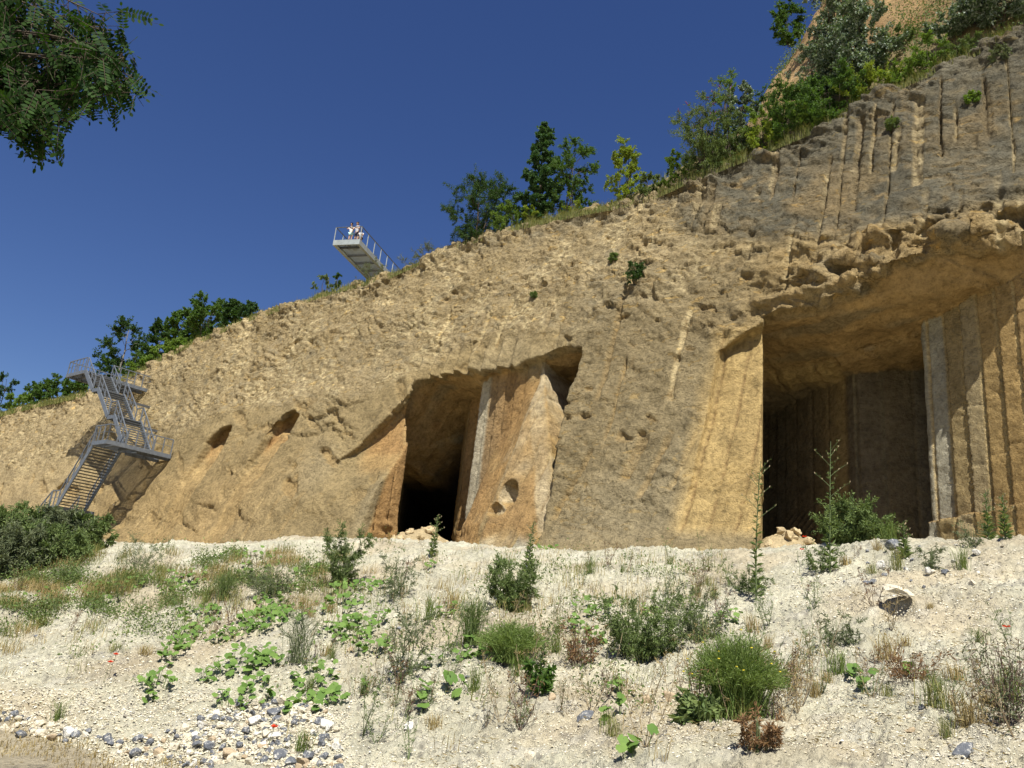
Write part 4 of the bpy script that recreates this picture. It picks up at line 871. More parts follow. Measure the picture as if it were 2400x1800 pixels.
# tree on the orange bank
def bank_tree():
    s, n = 4.9, 14.5
    r = ray(1706, 90)
    for D in np.arange(36, 62, .25):
        p = EYE+r*(D/math.hypot(r[0], r[1])); q = w2s(p)
        if p[2] < hill_h(np.array([q[0]]), np.array([q[1]]))[0]+.2: break
    D = math.hypot(p[0], p[1]); zt = EYE[2]+D*math.tan(math.asin(ray(1706, -4)[2])); gen_tree('bank_tree', (p[0], p[1], p[2]-.2), max(2.0, zt-p[2]), 80/1737*D*1.15, 'deep green leafy tree on the skyline of the orange bank', 'tree', 'leaf_mid', seed=24, prof=rnd, base=.05, limbs=30, twigs=11, leaves=24, ll=.15, lw=.09, stems=2, group=skyl)
bank_tree()
edge_tree('bank_shrub', 1808, -45, 130, 4.6, 'dark leafy scrub high on the bank at the top edge of the picture', 'shrub', 'leaf_silver', 25, 40, prof=rnd, base=.02, limbs=30, twigs=11, leaves=24, ll=.15, lw=.11, stems=4, group=skyl)
# far left skyline
far = 'trees on the far left skyline'
for px, pt, pw, d, lf, lb, sd_, bs in ((262, 688, 92, 9, 'leaf_dark', 'broad dark tree, leftmost of the skyline trees', 31, .12), (334, 690, 58, 9, 'leaf_dark', 'narrow dark tree with a pale leaning trunk on the skyline', 32, .28), (383, 667, 52, 9, 'leaf_mid', 'slim tree with open crown and bare pale trunk on the skyline', 33, .45), (437, 638, 78, 8, 'leaf_mid', 'tallest of the far skyline trees, with several thin stems', 34, .25), (491, 647, 46, 5, 'leaf_dark', 'compact dark tree, rightmost of the skyline trees', 35, .12), (408, 695, 44, 10, 'leaf_dark', 'low dark tree under the gap between the slim tree and the tallest tree', 36, .1)):
    edge_tree('skyline_tree', px, pt, pw, d, lb, 'tree', lf, sd_, pt+90, barkm='bark_pale', prof=rnd, base=bs, limbs=26, twigs=10, leaves=22, ll=.26, lw=.16, tw=.34, group=far, stems=3 if sd_ == 34 else 1)
for px, pt, pw, d, lf, lb, sd_ in ((530, 655, 34, .8, 'leaf_poplar', 'small leafy shrub on the edge just right of the skyline trees', 41), (350, 742, 50, 2.0, 'leaf_fresh', 'light green bush below the narrow dark skyline tree', 42), (385, 735, 56, 1.0, 'leaf_fresh', 'light green bush on the edge below the tallest skyline tree', 43), (305, 770, 44, .8, 'leaf_fresh', 'light green bush on the edge right of the stair head', 44), (235, 755, 50, 8.5, 'leaf_mid', 'mid green bush at the left foot of the broad dark skyline tree', 45), (290, 752, 60, 9.5, 'leaf_mid', 'dense bush under the leftmost skyline trees', 46), (130, 812, 46, 4, 'leaf_mid', 'upright green bush left of the stair head', 47), (98, 825, 46, 4, 'leaf_mid', 'rounded green bush, second to the left from the stair head', 48), (68, 822, 36, 4, 'leaf_mid', 'slender green bush, third to the left from the stair head', 49), (10, 808, 40, 4, 'leaf_poplar', 'blue green tree on the far left edge of the skyline', 50), (165, 822, 50, 2.5, 'leaf_mid', 'green bush half hidden behind the top of the staircase', 51), (40, 848, 50, 2, 'leaf_fresh', 'low light green bush near the left edge of the skyline', 52)):
    edge_tree('skyline_shrub', px, pt, pw, d, lb, 'shrub', lf, sd_, pt+50, prof=rnd, base=.03, limbs=16, twigs=9, leaves=20, ll=.24, lw=.13, stems=3, tw=.4, group='shrubs on the far left skyline')
# small plants rooted in the wall
def wall_plant(px, py, sz, lb, lf, seed, pull=.05):
    r = ray(px, py); hit, loc, nor, _ = cliff.ray_cast(Vector(EYE), Vector(r))
    if hit: gen_tree('wall_shrub', Vector(loc)+nor*.02+Vector((0, 0, -.12)), sz, sz*1.15, lb, 'shrub', lf, seed=seed, prof=rnd, base=.03, limbs=14, twigs=8, leaves=18, ll=.09, lw=.05, stems=4, tw=.5, group='plants rooted in the quarry face')
bpy.context.view_layer.update()
wall_plant(1374, 605, 1.0, 'round green shrub rooted in the middle of the quarry face', 'leaf_dark', 61)
wall_plant(1327, 562, .45, 'tiny shrub up left of the round green shrub on the face', 'leaf_weed', 62)
wall_plant(2098, 220, .55, 'small yellow green shrub high on the dark grooved rock', 'leaf_fresh', 63)
wall_plant(1930, 272, .5, 'small plant on the dark rock below the yellow green bush', 'leaf_weed', 64)
wall_plant(2160, 130, .8, 'wispy shrub on the dark rock near the right picture edge', 'leaf_greyweed', 65)
wall_plant(1155, 640, .3, 'tiny weed on the pale pitted rock below the tall conical tree', 'leaf_weed', 66)

# --- dry grass along the edge (stuff)
def make_edge_grass():
    rg = np.random.default_rng(77); V = []; Q = []; Tt = []; n0 = 0
    def add(P, h, sp, w, lean=None):
        nonlocal n0
        v, q, t = grass_mesh(P, h, sp, rg, w, .5, lean=lean); V.append(v); Q.append(q+n0); Tt.append(t+n0); n0 += len(v)
    n = 60000
    s = np.concatenate([rg.uniform(-14, 20, n//2), rg.uniform(20, 95, n//2)]); d = rg.gamma(1.2, .85, n)-.35
    den = noise(np.stack([s, d*.7, s*0], -1), .35, 78)+.25*noise(np.stack([s, d, s*0], -1), 1.3, 79); k = den+.25-.05*d+rg.normal(size=n)*.2 > .0
    s, d = s[k], d[k]; nn_ = KI*(crest(s)-Z0)+d; z = np.where(d < .25, crest(s)-.25+1.1*np.minimum(d, 0), hill_h(s, nn_)-.03); dist = np.hypot(s+8.3, nn_+26.9)
    add(s2w(np.stack([s, nn_, z], -1)), .30+.55*hash1((s*5).astype(int), 3)**1.5, .55, np.clip(dist*.0005, .014, .05)[:, None])
    return V, Q, Tt
_V, _Q, _T = make_edge_grass()
nq = np.concatenate(_Q); ntt = np.concatenate(_T); tag(mesh_obj('edge_grass', np.concatenate(_V), [nq, ntt], M['grass_mix'], None, False), 'dry and green grass fringe along the top edge of the quarry face', 'grass', kind='stuff')
def make_bank_scrub():
    rg = np.random.default_rng(80); n = 11000
    s = rg.uniform(-14, 9.5, n); d = rg.uniform(.2, 10, n); k = noise(np.stack([s, d, s*0], -1), .45, 81)+rg.normal(size=n)*.15 > -.02+.02*d; s, d = s[k], d[k]
    nn_ = KI*(crest(s)-Z0)+d; P = s2w(np.stack([s, nn_, hill_h(s, nn_)], -1)); m_ = 7
    P = np.repeat(P, m_, 0)+rg.normal(size=(len(P)*m_, 3))*np.array([.22, .22, .20])+np.array([0, 0, .2]); v, t = leaf_verts(P, rdirs(rg, len(P), (0, 0, .5)), rdirs(rg, len(P), (0, 0, .6)), .13*rg.uniform(.6, 1.3, len(P)), .08)
    tag(mesh_obj('bank_undergrowth', v, t, M['leaf_weed'], None, False), 'patchy low green growth on the orange earth bank', 'undergrowth', kind='stuff')
make_bank_scrub()

# ------------------------------------------------------------------ plants on the chalk bank
def gpt(px, py):
    p = ground_hit(px, py); return np.array([p[0], p[1], gz(p[0], p[1])])
def dpt(px, D, py=1200):
    r = ray(px, py); k = D/math.hypot(r[0], r[1]); x, y = r[0]*k, r[1]*k; return np.array([x, y, gz(x, y)])
def hpx(P, n): return n/1737*math.hypot(P[0], P[1])*1.05
bank_w = 'bushy weeds on the chalk bank'; M['leaf_broom'] = leaf_mat('leaf_broom', (.13, .20, .045), (.21, .27, .085), .3, .7)
def bushy(px, py, w, h, label, leafm, seed, cat='weed', D=None, name='bushy_weed', **kw):
    P = gpt(px, py) if D is None else dpt(px, D)
    H, Wd = hpx(P, h), hpx(P, w); a = dict(prof=lambda t: np.clip(.35+.85*t, 0, 1), base=.03, limbs=22, twigs=8, leaves=16, ll=.042, lw=.010, stems=6, tw=.4, up=1.3, barkm='stem', trunk_r=.012, group=bank_w); a.update(kw)
    return gen_tree(name, P-np.array([0, 0, .02]), H, Wd, label, cat, leafm, seed=seed, **a)
sh = dict(name='willow_shrub', dens=1.0, cat='shrub', prof=rnd, limbs=40, twigs=12, leaves=22, ll=.10, lw=.026, stems=7, up=.9, group='tall shrubs at the left end of the chalk bank', trunk_r=.02)
for i, (px, D, w, h, lf, lb) in enumerate(((-15, 21.5, 95, 130, 'leaf_weed', 'grey green leafy shrub at the left picture edge below the quarry face'), (55, 22.5, 110, 118, 'leaf_weed', 'leafy shrub in front of the lowest stair flight, left one'), (120, 22.0, 100, 100, 'leaf_greyweed', 'grey leafy shrub in front of the lowest stair flight, right one'), (178, 22.2, 80, 82, 'leaf_weed', 'small shrub right of the stair foot, last of the tall shrubs'), (30, 20.0, 120, 88, 'leaf_greyweed', 'lower greyish shrub in front of the left tall shrubs'), (110, 20.3, 120, 72, 'leaf_weed', 'low spreading shrub in front of the shrubs by the stair foot'))):
    bushy(px, 0, w, h*.86, lb, lf, 200+i, D=D, **sh)
bushy(738, 1268, 85, 118, 'upright feathery dark green weed on the bank crest left of the small cave', 'leaf_weed', 211, limbs=34, twigs=9, leaves=18, ll=.045, lw=.012)
bushy(1105, 1305, 120, 108, 'dark dense weed clump below the split pillar', 'leaf_weed', 212, limbs=44, twigs=9, leaves=16, ll=.05, lw=.014)
bushy(1392, 1405, 190, 135, 'large dark branching weed in the middle of the bank', 'leaf_weed', 213, limbs=46, twigs=9, leaves=16, ll=.05, lw=.012, barkm='stem', tw=.3)
bushy(1500, 1375, 130, 110, 'straggly weed right of the large dark branching weed', 'leaf_greyweed', 214, limbs=28, leaves=11)
def strand_weed(px, py, w, h, label, leafm, seed, n, flowers=0):
    rg = np.random.default_rng(seed); P = gpt(px, py); H, R = hpx(P, h), hpx(P, w)*.5; T = thing('broom_weed', P, label, 'weed', bank_w); B = rg.normal(size=(n, 3))*np.array([R*.22, R*.22, 0]); V = []; Q = []; k0 = 0
    a = rg.uniform(0, 6.28, n); r = np.sqrt(rg.uniform(0, 1, n)); tp = np.stack([np.cos(a)*r*R, np.sin(a)*r*R, H*np.sqrt(np.clip(1-.75*r*r, .1, 1))*rg.uniform(.7, 1.05, n)], -1); md = (B+tp)/2+np.array([0, 0, 1])*(H*.16); sdv = unit(np.cross(tp-B, rg.normal(size=(n, 3))))*.0032
    v = np.stack([B-sdv, B+sdv, md+sdv, md-sdv, tp+sdv*.4, tp-sdv*.4], 1).reshape(-1, 3); i = np.arange(n)[:, None]*6; q = np.concatenate([i+np.array([[0, 1, 2, 3]]), i+np.array([[3, 2, 4, 5]])]); mesh_obj('stems', v, q, M[leafm], T, False)
    f = rg.uniform(.35, 1, n*4); j = np.repeat(np.arange(n), 4); Pl = md[j]+(tp[j]-md[j])*f[:, None]; v, t = leaf_verts(Pl, unit((tp-md)[j]+rg.normal(size=(n*4, 3))*R*.35), rdirs(rg, n*4), rg.uniform(.025, .06, n*4), .004); mesh_obj('foliage', v, t, M[leafm], T, False)
    for k in range(flowers):
        q = tp[int(rg.integers(n))]; mb = MB(); mb.tube(np.array([q, q+np.array([0, 0, .008])]), [.012, .010], 5); mb.build('flower', M['petal_yellow'], T)
strand_weed(1590, 1548, 200, 150, 'domed bright green broom like weed with tiny yellow flowers', 'leaf_broom', 215, 1500, 26)
strand_weed(1105, 1430, 165, 78, 'soft low feathery weed in the middle of the bank', 'leaf_broom', 216, 900)
bushy(1850, 1172, 125, 76, 'dense blue green bush in the mouth of the large cave', 'leaf_weed', 217, D=16.6, prof=rnd, limbs=50, twigs=12, leaves=22, ll=.06, lw=.022)
bushy(2185, 1575, 120, 150, 'tangled dark dry weed in the lower right corner', 'leaf_greyweed', 218, barkm='stem_dark', limbs=34, twigs=8, leaves=3, ll=.03, lw=.01, tw=.5)
bushy(1640, 1668, 80, 70, 'small reddish weed at the bottom edge below the broom like weed', 'leaf_red', 219, limbs=20, leaves=14)
strand_weed(640, 1430, 95, 110, 'pale green upright weed among the left coltsfoot patches', 'leaf_greyweed', 220, 110)
bushy(850, 1300, 90, 90, 'sparse upright weed right of the coltsfoot patches', 'leaf_greyweed', 221, limbs=18, leaves=10)
strand_weed(1015, 1400, 80, 100, 'tall grassy weed left of the soft feathery weed', 'leaf_weed', 222, 200)
bushy(870, 1470, 90, 150, 'thin tall weed standing left of the large leaved plant', 'leaf_greyweed', 223, limbs=18, leaves=8)
bushy(1250, 1440, 90, 85, 'brown wiry weed left of the large dark branching weed', 'leaf_red', 224, barkm='stem_dark', limbs=24, leaves=5)
bushy(590, 1285, 110, 60, 'low grey green weed on the bank crest left of the feathery weed', 'leaf_greyweed', 225, limbs=24, leaves=12)
strand_weed(480, 1300, 50, 55, 'grassy olive weed clump on the left bank crest', 'leaf_weed', 226, 180)
bushy(1820, 1395, 80, 60, 'small sparse weed left of the burrow', 'leaf_greyweed', 227, limbs=16, leaves=9)
bushy(1780, 1230, 70, 55, 'dark low weed at the foot of the thistle before the large cave', 'leaf_weed', 228, limbs=20, leaves=12)
bushy(1620, 1265, 80, 55, 'dark low weed at the foot of the tall thistle beside the jamb', 'leaf_weed', 229, limbs=20, leaves=12)
bushy(2010, 1230, 50, 55, 'small weed among the grey flints on the bank crest', 'leaf_greyweed', 230, limbs=12, leaves=9)
bushy(2100, 1190, 50, 50, 'branching seed weed on the crest below the ribbed wall', 'leaf_greyweed', 231, limbs=12, leaves=6)
bushy(310, 1230, 110, 75, 'tall sparse weed right of the shrubs by the stair foot', 'leaf_greyweed', 232, limbs=18, leaves=8, D=19)
bushy(1960, 1480, 120, 60, 'dead brown mat of weed below the burrow', 'leaf_red', 233, barkm='stem_dark', limbs=26, leaves=5)
bushy(1700, 1480, 70, 60, 'sparse brown weed right of the broom like weed', 'leaf_red', 234, barkm='stem_dark', limbs=16, leaves=4)
bushy(1165, 1500, 60, 60, 'small upright leafy weed below the soft feathery weed', 'leaf_mid', 235, limbs=10, leaves=8, ll=.08, lw=.028, stems=2)
bushy(1500, 1575, 80, 65, 'dark rosette weed at the lower left of the broom like weed', 'leaf_weed', 236, limbs=12, leaves=6, ll=.10, lw=.035)

def thistle(px, py, h, label, seed, D=None):
    rg = np.random.default_rng(seed); P = gpt(px, py); H = hpx(P, h); T = thing('tall_thistle', P, label, 'weed', 'tall single stalked weeds')
    st = MB(); c = curve(np.array([0, 0, -.05]), np.array([.03*H, .02, H]), rg.normal(size=3)*.03, 10); st.tube(c, np.linspace(.014, .004, 10), 5); LP = []; LA = []; LL = []; fl = []
    for i in range(46):
        t = .06+.9*i/46; p = c[int(t*9)]+(c[min(9, int(t*9)+1)]-c[int(t*9)])*(t*9-int(t*9)); a = i*2.4+rg.uniform(-.4, .4); d = np.array([math.cos(a), math.sin(a), .45]); 
        if t > .55 and i % 2 == 0:
            L = .26*H*(1.25-t)*rg.uniform(.6, 1.2); b = curve(p, p+unit(d)*L+np.array([0, 0, .05*H]), np.array([0, 0, .02]), 5); st.tube(b, np.linspace(.005, .002, 5), 4)
            for q in b[2:]: fl.append((q, unit(np.array([d[0]*.4, d[1]*.4, 1.]))))
            m_ = 5; LP.append(b[rg.integers(1, 5, m_)]); LA.append(rdirs(rg, m_, (0, 0, .6))); LL.append(np.full(m_, .045))
        else:
            m_ = 3; LP.append(np.repeat(p[None], m_, 0)); LA.append(unit(d+rg.normal(size=(m_, 3))*.25)); LL.append(np.full(m_, .13*(1.1-t)+.03))
    LP, LA, LL = np.concatenate(LP), np.concatenate(LA), np.concatenate(LL); v, t = leaf_verts(LP, LA, rdirs(rg, len(LP), (0, 0, 1)), LL, LL*.26)
    st.build('stalk', M['stem'], T, True); mesh_obj('foliage', v, t, M['leaf_weed'], T, False)
    for q, d in fl[::2]:
        mb = MB(); mb.tube(np.array([q-d*.004, q+d*.012, q+d*.028]), [.005, .009, .003], 5); mb.build('bud', M['stem_dry'], T, True)
thistle(1634, 1285, 275, 'tallest thin thistle stalk, standing by the yellow cut jamb', 241)
thistle(1793, 1232, 255, 'tall branching thistle stalk in front of the large cave opening', 242)
thistle(1140, 1240, 105, 'dark stalk of thistle standing before the split pillar', 243)
thistle(1165, 1490, 90, 'short leafy stalk below the soft feathery weed', 244)
thistle(932, 1205, 85, 'small thistle in the mouth of the small cave', 245)
thistle(2135, 1165, 90, 'slim weed stalk on the crest before the ribbed wall', 246)
thistle(2172, 1170, 80, 'slim weed stalk nearest the right end of the crest', 247)
thistle(1955, 1200, 70, 'thin forked stalk at the right side of the large cave mouth', 248)

# broad leaved creeping plants
def colts_mesh(n, R, rg, rl=(.05, .10), slope=(0, 0)):
    V = []; Tt = []; k0 = 0; st = MB(); LD = 9
    for i in range(n):
        a = rg.uniform(0, 6.28); r = R*math.sqrt(rg.uniform(0, 1)); x, y = math.cos(a)*r, math.sin(a)*r; h = rg.uniform(.04, .17); rad = rg.uniform(*rl); b0 = np.array([x*.75, y*.75, (slope[0]*x+slope[1]*y)*.75])
        c = np.array([x, y, slope[0]*x+slope[1]*y+h]); nn_ = unit(np.array([rg.normal()*.5, -.45+rg.normal()*.5, 1.])); u = unit(np.cross(nn_, [math.cos(a), math.sin(a), .2])); w = np.cross(u, nn_)
        th = np.linspace(0, 2*math.pi, LD*2, endpoint=False); rr = rad*(1+.10*np.cos(th*7+i)+.10*np.cos(th))*np.where(np.abs(th-math.pi) < .25, .45, 1.0)
        rim = c+u*(np.cos(th)*rr)[:, None]+w*(np.sin(th)*rr)[:, None]*.95+nn_*(rad*(.10*np.cos(th*3+i)-.14))[:, None]
        V.append(np.concatenate([[c+nn_*0], rim])); j = np.arange(LD*2); Tt.append(np.stack([np.zeros(LD*2, int), 1+j, 1+(j+1) % (LD*2)], -1)+k0); k0 += LD*2+1
        st.tube(np.array([b0-np.array([0, 0, .02]), (b0+c)/2+np.array([0, 0, .02]), c]), [.004, .003, .003], 3)
    return np.concatenate(V), np.concatenate(Tt), st
Z1 = lambda x, y: (x*.3611, y*.3611+1060); Z2 = lambda x, y: (645+x*.3333, 1106+y*.3333); Z3 = lambda x, y: (1382.5+x*.4166, 968+y*.4166)
cl_sp = [Z1(*p)+(n, r) for p, n, r in (((1190, 740), 16, .30), ((1180, 810), 14, .28), ((1570, 760), 20, .36), ((1650, 640), 14, .30), ((1690, 800), 20, .36), ((1590, 700), 16, .3), ((1480, 860), 16, .32), ((1370, 880), 14, .28), ((1120, 880), 10, .22), ((1060, 960), 9, .2), ((1030, 1020), 6, .15), ((1560, 1010), 8, .2), ((1640, 1020), 7, .18), ((1290, 1110), 8, .18), ((930, 1165), 11, .24), ((870, 1260), 3, .08), ((1410, 1240), 7, .2), ((1580, 1220), 3, .1), ((1530, 1150), 6, .14), ((1800, 1250), 8, .22), ((1110, 560), 14, .36), ((1060, 600), 10, .3), ((1400, 390), 10, .34), ((1550, 405), 8, .3), ((1820, 500), 9, .28), ((1900, 470), 8, .26), ((700, 600), 14, .5), ((620, 640), 12, .5), ((300, 620), 12, .6), ((60, 720), 12, .5), ((120, 530), 12, .6), ((700, 560), 10, .5), ((1540, 480), 10, .4))]
cl_sp += [Z2(*p)+(n, r) for p, n, r in (((350, 520), 14, .34), ((270, 650), 18, .36), ((430, 730), 16, .32), ((250, 760), 14, .3), ((370, 810), 12, .26), ((440, 930), 10, .22), ((560, 950), 3, .1), ((100, 1060), 12, .26), ((140, 1180), 5, .14), ((230, 1240), 4, .1), ((110, 1310), 2, .06), ((435, 1190), 2, .06), ((860, 1040), 3, .08), ((1130, 890), 4, .12), ((1090, 980), 5, .14), ((1240, 950), 6, .16), ((1880, 650), 9, .26), ((1770, 750), 5, .16), ((1930, 820), 8, .2), ((2085, 1160), 5, .12), ((2080, 1275), 2, .06), ((1990, 1300), 2, .05), ((970, 690), 7, .22), ((1330, 570), 4, .12), ((2180, 1645), 4, .12), ((1600, 240), 8, .22), ((860, 350), 3, .1), ((470, 500), 12, .3))]
cl_sp += [Z3(*p)+(n, r) for p, n, r in (((1180, 1280), 3, .07), ((1085, 1190), 2, .06), ((1110, 1225), 2, .05), ((450, 890), 7, .18), ((20, 840), 8, .2), ((1400, 1180), 3, .09))]
cg = 'broad leaved creeping plants on the chalk bank'
_lp = [gen for gen in ()]
for i, (px, py, n, R) in enumerate(cl_sp):
    P = gpt(px, py); x, y = P[0], P[1]; s1 = (gz(x+.3, y)-gz(x-.3, y))/.6; s2 = (gz(x, y+.3)-gz(x, y-.3))/.6
    big = (i == 12 or False); lab = 'low creeping plant with broad scalloped green leaves on the chalk bank'
    T = thing('coltsfoot', P, lab, 'plant', cg); v, t, st = colts_mesh(int(n*2.6), R*1.2, np.random.default_rng(300+i), (.026, .056), (s1, s2)); mesh_obj('leaves', v, t, M['leaf_colts'], T, True); st.build('stalks', M['stem'], T)
for j, ((px, py), n, R, lab) in enumerate(((Z2(940, 1190), 13, .34, 'open broad leaved plant casting dark leaf shadows in the lower middle of the bank'), (Z1(1420, 1040), 22, .34, 'large dark broad leaved clump above the stone spill, casting a shadow to its left'))):
    P = gpt(px, py); T = thing('coltsfoot', P, lab, 'plant'); x, y = P[0], P[1]; s1 = (gz(x+.3, y)-gz(x-.3, y))/.6; s2 = (gz(x, y+.3)-gz(x, y-.3))/.6
    v, t, st = colts_mesh(n, R, np.random.default_rng(390+j), (.04, .075), (s1, s2)); v[:, 2] += .04; mesh_obj('leaves', v, t, M['leaf_colts'], T, True); st.build('stalks', M['stem'], T)

# thin dry weeds and tufts, copied over the bank
def copy_tree(o, parent=None):
    c = o.copy(); C.objects.link(c)
    if parent: c.parent = parent
    for ch in list(o.children): copy_tree(ch, c)
    return c
def dry_weed(i):
    rg = np.random.default_rng(500+i); st = MB(); LP = []; LA = []
    for k in range(3+i % 3):
        a = rg.uniform(0, 6.28); H = rg.uniform(.25, .6); c = curve(np.array([0, 0, -.02]), np.array([math.cos(a)*H*.4, math.sin(a)*H*.4, H]), rg.normal(size=3)*.04, 6); st.tube(c, np.linspace(.0045, .002, 6), 3)
        for q in range(6):
            p = c[rg.integers(1, 6)]; d = unit(rg.normal(size=3)+np.array([0, 0, .9])); L = rg.uniform(.05, .16); st.tube(np.array([p, p+d*L*.6, p+d*L+np.array([0, 0, .01])]), [.0025, .002, .0015], 3); m_ = 4; LP.append(p+d*L*rg.uniform(.2, 1, (m_, 1))); LA.append(rdirs(rg, m_, (0, 0, .4)))
    LP, LA = np.concatenate(LP), np.concatenate(LA); v, t = leaf_verts(LP, LA, rdirs(rg, len(LP), (0, 0, 1)), rg.uniform(.02, .05, len(LP)), .010); nq = sum(len(q) for q in st.q); st.add(v, None, t); o = st.build('dry_weed', M[('stem_dry', 'stem', 'stem_dark', 'stem_dry')[i % 4]]); o.data.materials.append(M[('grass_dry', 'leaf_weed', 'leaf_red', 'leaf_greyweed')[i % 4]])
    mi = np.zeros(len(o.data.polygons), np.int32); mi[nq:] = 1; o.data.polygons.foreach_set('material_index', mi); return tag(o, 'thin sparse weed stalk on the chalk bank', 'weed', 'thin weeds scattered over the chalk bank')
def tuft(i):
    rg = np.random.default_rng(540+i); n = 70; P = rg.normal(size=(n, 3))*np.array([.05, .05, 0]); v, q, t = grass_mesh(P, .20+.05*i, .75, rg, .006, .7); o = mesh_obj('grass_tuft', v, [q, t], M[('grass_dry', 'grass_mix', 'grass_green')[i % 3]], None, False)
    return tag(o, ('dry straw coloured grass tuft on the chalk bank', 'half green grass tuft on the chalk bank', 'green grass tuft on the chalk bank')[i % 3], 'grass tuft', 'grass tufts scattered over the chalk bank')
rgp = np.random.default_rng(9); DW = [dry_weed(i) for i in range(8)]; TF = [tuft(i) for i in range(6)]; used = set()
def scatter(protos, n, fn, key):
    for k in range(n):
        px, py = fn(); P = gpt(px, py); i = int(rgp.integers(len(protos)))
        if (key, i) in used: o = copy_tree(protos[i])
        else: used.add((key, i)); o = protos[i]
        sc = rgp.uniform(.5, 1.1); o.location = P; o.rotation_euler = (0, 0, rgp.uniform(0, 6.28)); o.scale = (sc, sc, sc)
def anywhere():
    while True:
        px, py = rgp.uniform(20, 2200), rgp.uniform(1205, 1650); d = noise(np.array([px/200., py/120., 0]), 1.0, 3)
        if d+.25 > rgp.uniform(0, .6) and not (px < 760 and py > 1480) and not (px < 420 and py > 1380): return px, py
scatter(DW, 150, anywhere, 'w'); scatter(TF, 66, anywhere, 't')
for lab, px, py, i, sc in (('tall straw grass tuft with long bent stems right of the burrow', 1915, 1420, 3, 2.2), ('wide dry grass tuft on the bare chalk, lower right', 2065, 1480, 0, 2.0), ('tan grass tuft right of the straggly weed', 1625, 1365, 3, 1.7), ('dark olive grass tuft on the bank below the tall left shrubs', 90, 1350, 1, 2.1), ('olive grass tuft on the open chalk left of the coltsfoot', 250, 1410, 1, 1.7), ('pale dead grass tuft beside the olive tuft on the left chalk', 310, 1420, 0, 1.8), ('green grass tuft growing out of the stones at the bottom', 650, 1630, 2, 1.7), ('green grass tuft beside the dark stones at the left edge', 125, 1555, 5, 1.3), ('grass tuft on the crest under the dark cave corner', 1895, 1180, 3, 1.5), ('grass tuft with long spreading blades in the large cave mouth', 1925, 1172, 5, 2.0)):
    o = TF[i].copy(); C.objects.link(o); P = gpt(px, py); sc *= .55; o.location = P; o.scale = (sc, sc, sc*.85); tag(o, lab)
# low mixed growth on the left part of the bank, and fine litter of straw all over
def make_cover():
    rg = np.random.default_rng(600); pts = []
    while len(pts) < 2600:
        px, py = rg.uniform(-30, 760), rg.uniform(1190, 1470)
        if py < 1360-.17*px+rg.normal()*50 and noise(np.array([px/45., py/26., 0]), 1.0, 5)+rg.normal()*.12 > .02: pts.append(ground_hit(px, py))
    for _ in range(520): pts.append(ground_hit(rg.uniform(640, 1560), 1180+rg.gamma(2., 60)))
    P = np.array(pts); P[:, 2] = gbase(P[:, 0], P[:, 1])+gdetail(P[:, 0], P[:, 1]); kind = noise(P, .9, 8)+.35*noise(P, 3., 9)
    for nm, mt, sel, h0, h1, lb in (('bank_grass', 'grass_mix', (kind > -.1) & (kind < .25), .08, .34, 'thin mixed grass on the upper left part of the chalk bank'), ('dry_bank_grass', 'grass_dry', kind <= -.1, .08, .30, 'thin dry grass on the upper left part of the chalk bank')):
        Q = np.repeat(P[sel], 8, 0); Q = Q+rg.normal(size=Q.shape)*np.array([.09, .09, .02]); v, q, t = grass_mesh(Q, rg.uniform(h0, h1, len(Q)), .75, rg, .007, .7); tag(mesh_obj(nm, v, [q, t], M[mt], None, False), lb, 'grass', kind='stuff')
    Q = np.repeat(P[kind > .15], 26, 0); Q = Q+rg.normal(size=Q.shape)*np.array([.14, .14, .0])+np.array([0, 0, 1.])*(rg.gamma(1.5, .07, len(Q))[:, None]); v, t = leaf_verts(Q, rdirs(rg, len(Q), (0, 0, .5)), rdirs(rg, len(Q), (0, 0, .9)), rg.uniform(.025, .075, len(Q)), rg.uniform(.008, .035, len(Q)))
    tag(mesh_obj('bank_groundcover', v, t, M['leaf_weed'], None, False), 'low leafy ground cover on the left part of the chalk bank', 'ground cover', kind='stuff')
    n = 2600; Q = np.array([ground_hit(rg.uniform(0, 2212), rg.uniform(1200, 1659)) for _ in range(n)]); Q[:, 2] = gbase(Q[:, 0], Q[:, 1])+gdetail(Q[:, 0], Q[:, 1])+.006; k = noise(Q, .8, 6)+rg.normal(size=n)*.2 > -.05; Q = Q[k]
    Q = np.repeat(Q, 4, 0)+rg.normal(size=(len(Q)*4, 3))*np.array([.08, .08, .004]); a = rg.uniform(0, 6.28, len(Q)); v, t = leaf_verts(Q, np.stack([np.cos(a), np.sin(a)+.2, .25*rg.normal(size=len(Q))], -1), rdirs(rg, len(Q), (0, 0, 2)), rg.uniform(.03, .08, len(Q)), .003)
    tag(mesh_obj('straw_litter', v, t, M['grass_dry'], None, False), 'fine dry straw litter lying on the chalk', 'litter', kind='stuff')
make_cover()
def poppy(px, py, label, hh=.28, open_=True):
    P = gpt(px, py); T = thing('poppy', P, label, 'poppy', 'red poppies'); st = MB(); st.tube(np.array([[0, 0, -.02], [.01, 0, hh*.5], [.03, -.01, hh]]), [.003, .0025, .002], 4); st.build('stalk', M['stem'], T)
    for k in range(4):
        a = k*1.57+.4; rg = np.random.default_rng(k); c = np.array([.03, -.01, hh]); th = np.linspace(-1.0, 1.0, 6); rim = np.stack([np.cos(a+th*.9)*.036, np.sin(a+th*.9)*.036, .012+.012*np.cos(th*2.)], -1)+c
        mesh_obj('petal', np.concatenate([[c], rim]), np.array([[0, i+1, i+2] for i in range(5)]), M['poppy'], T, True)
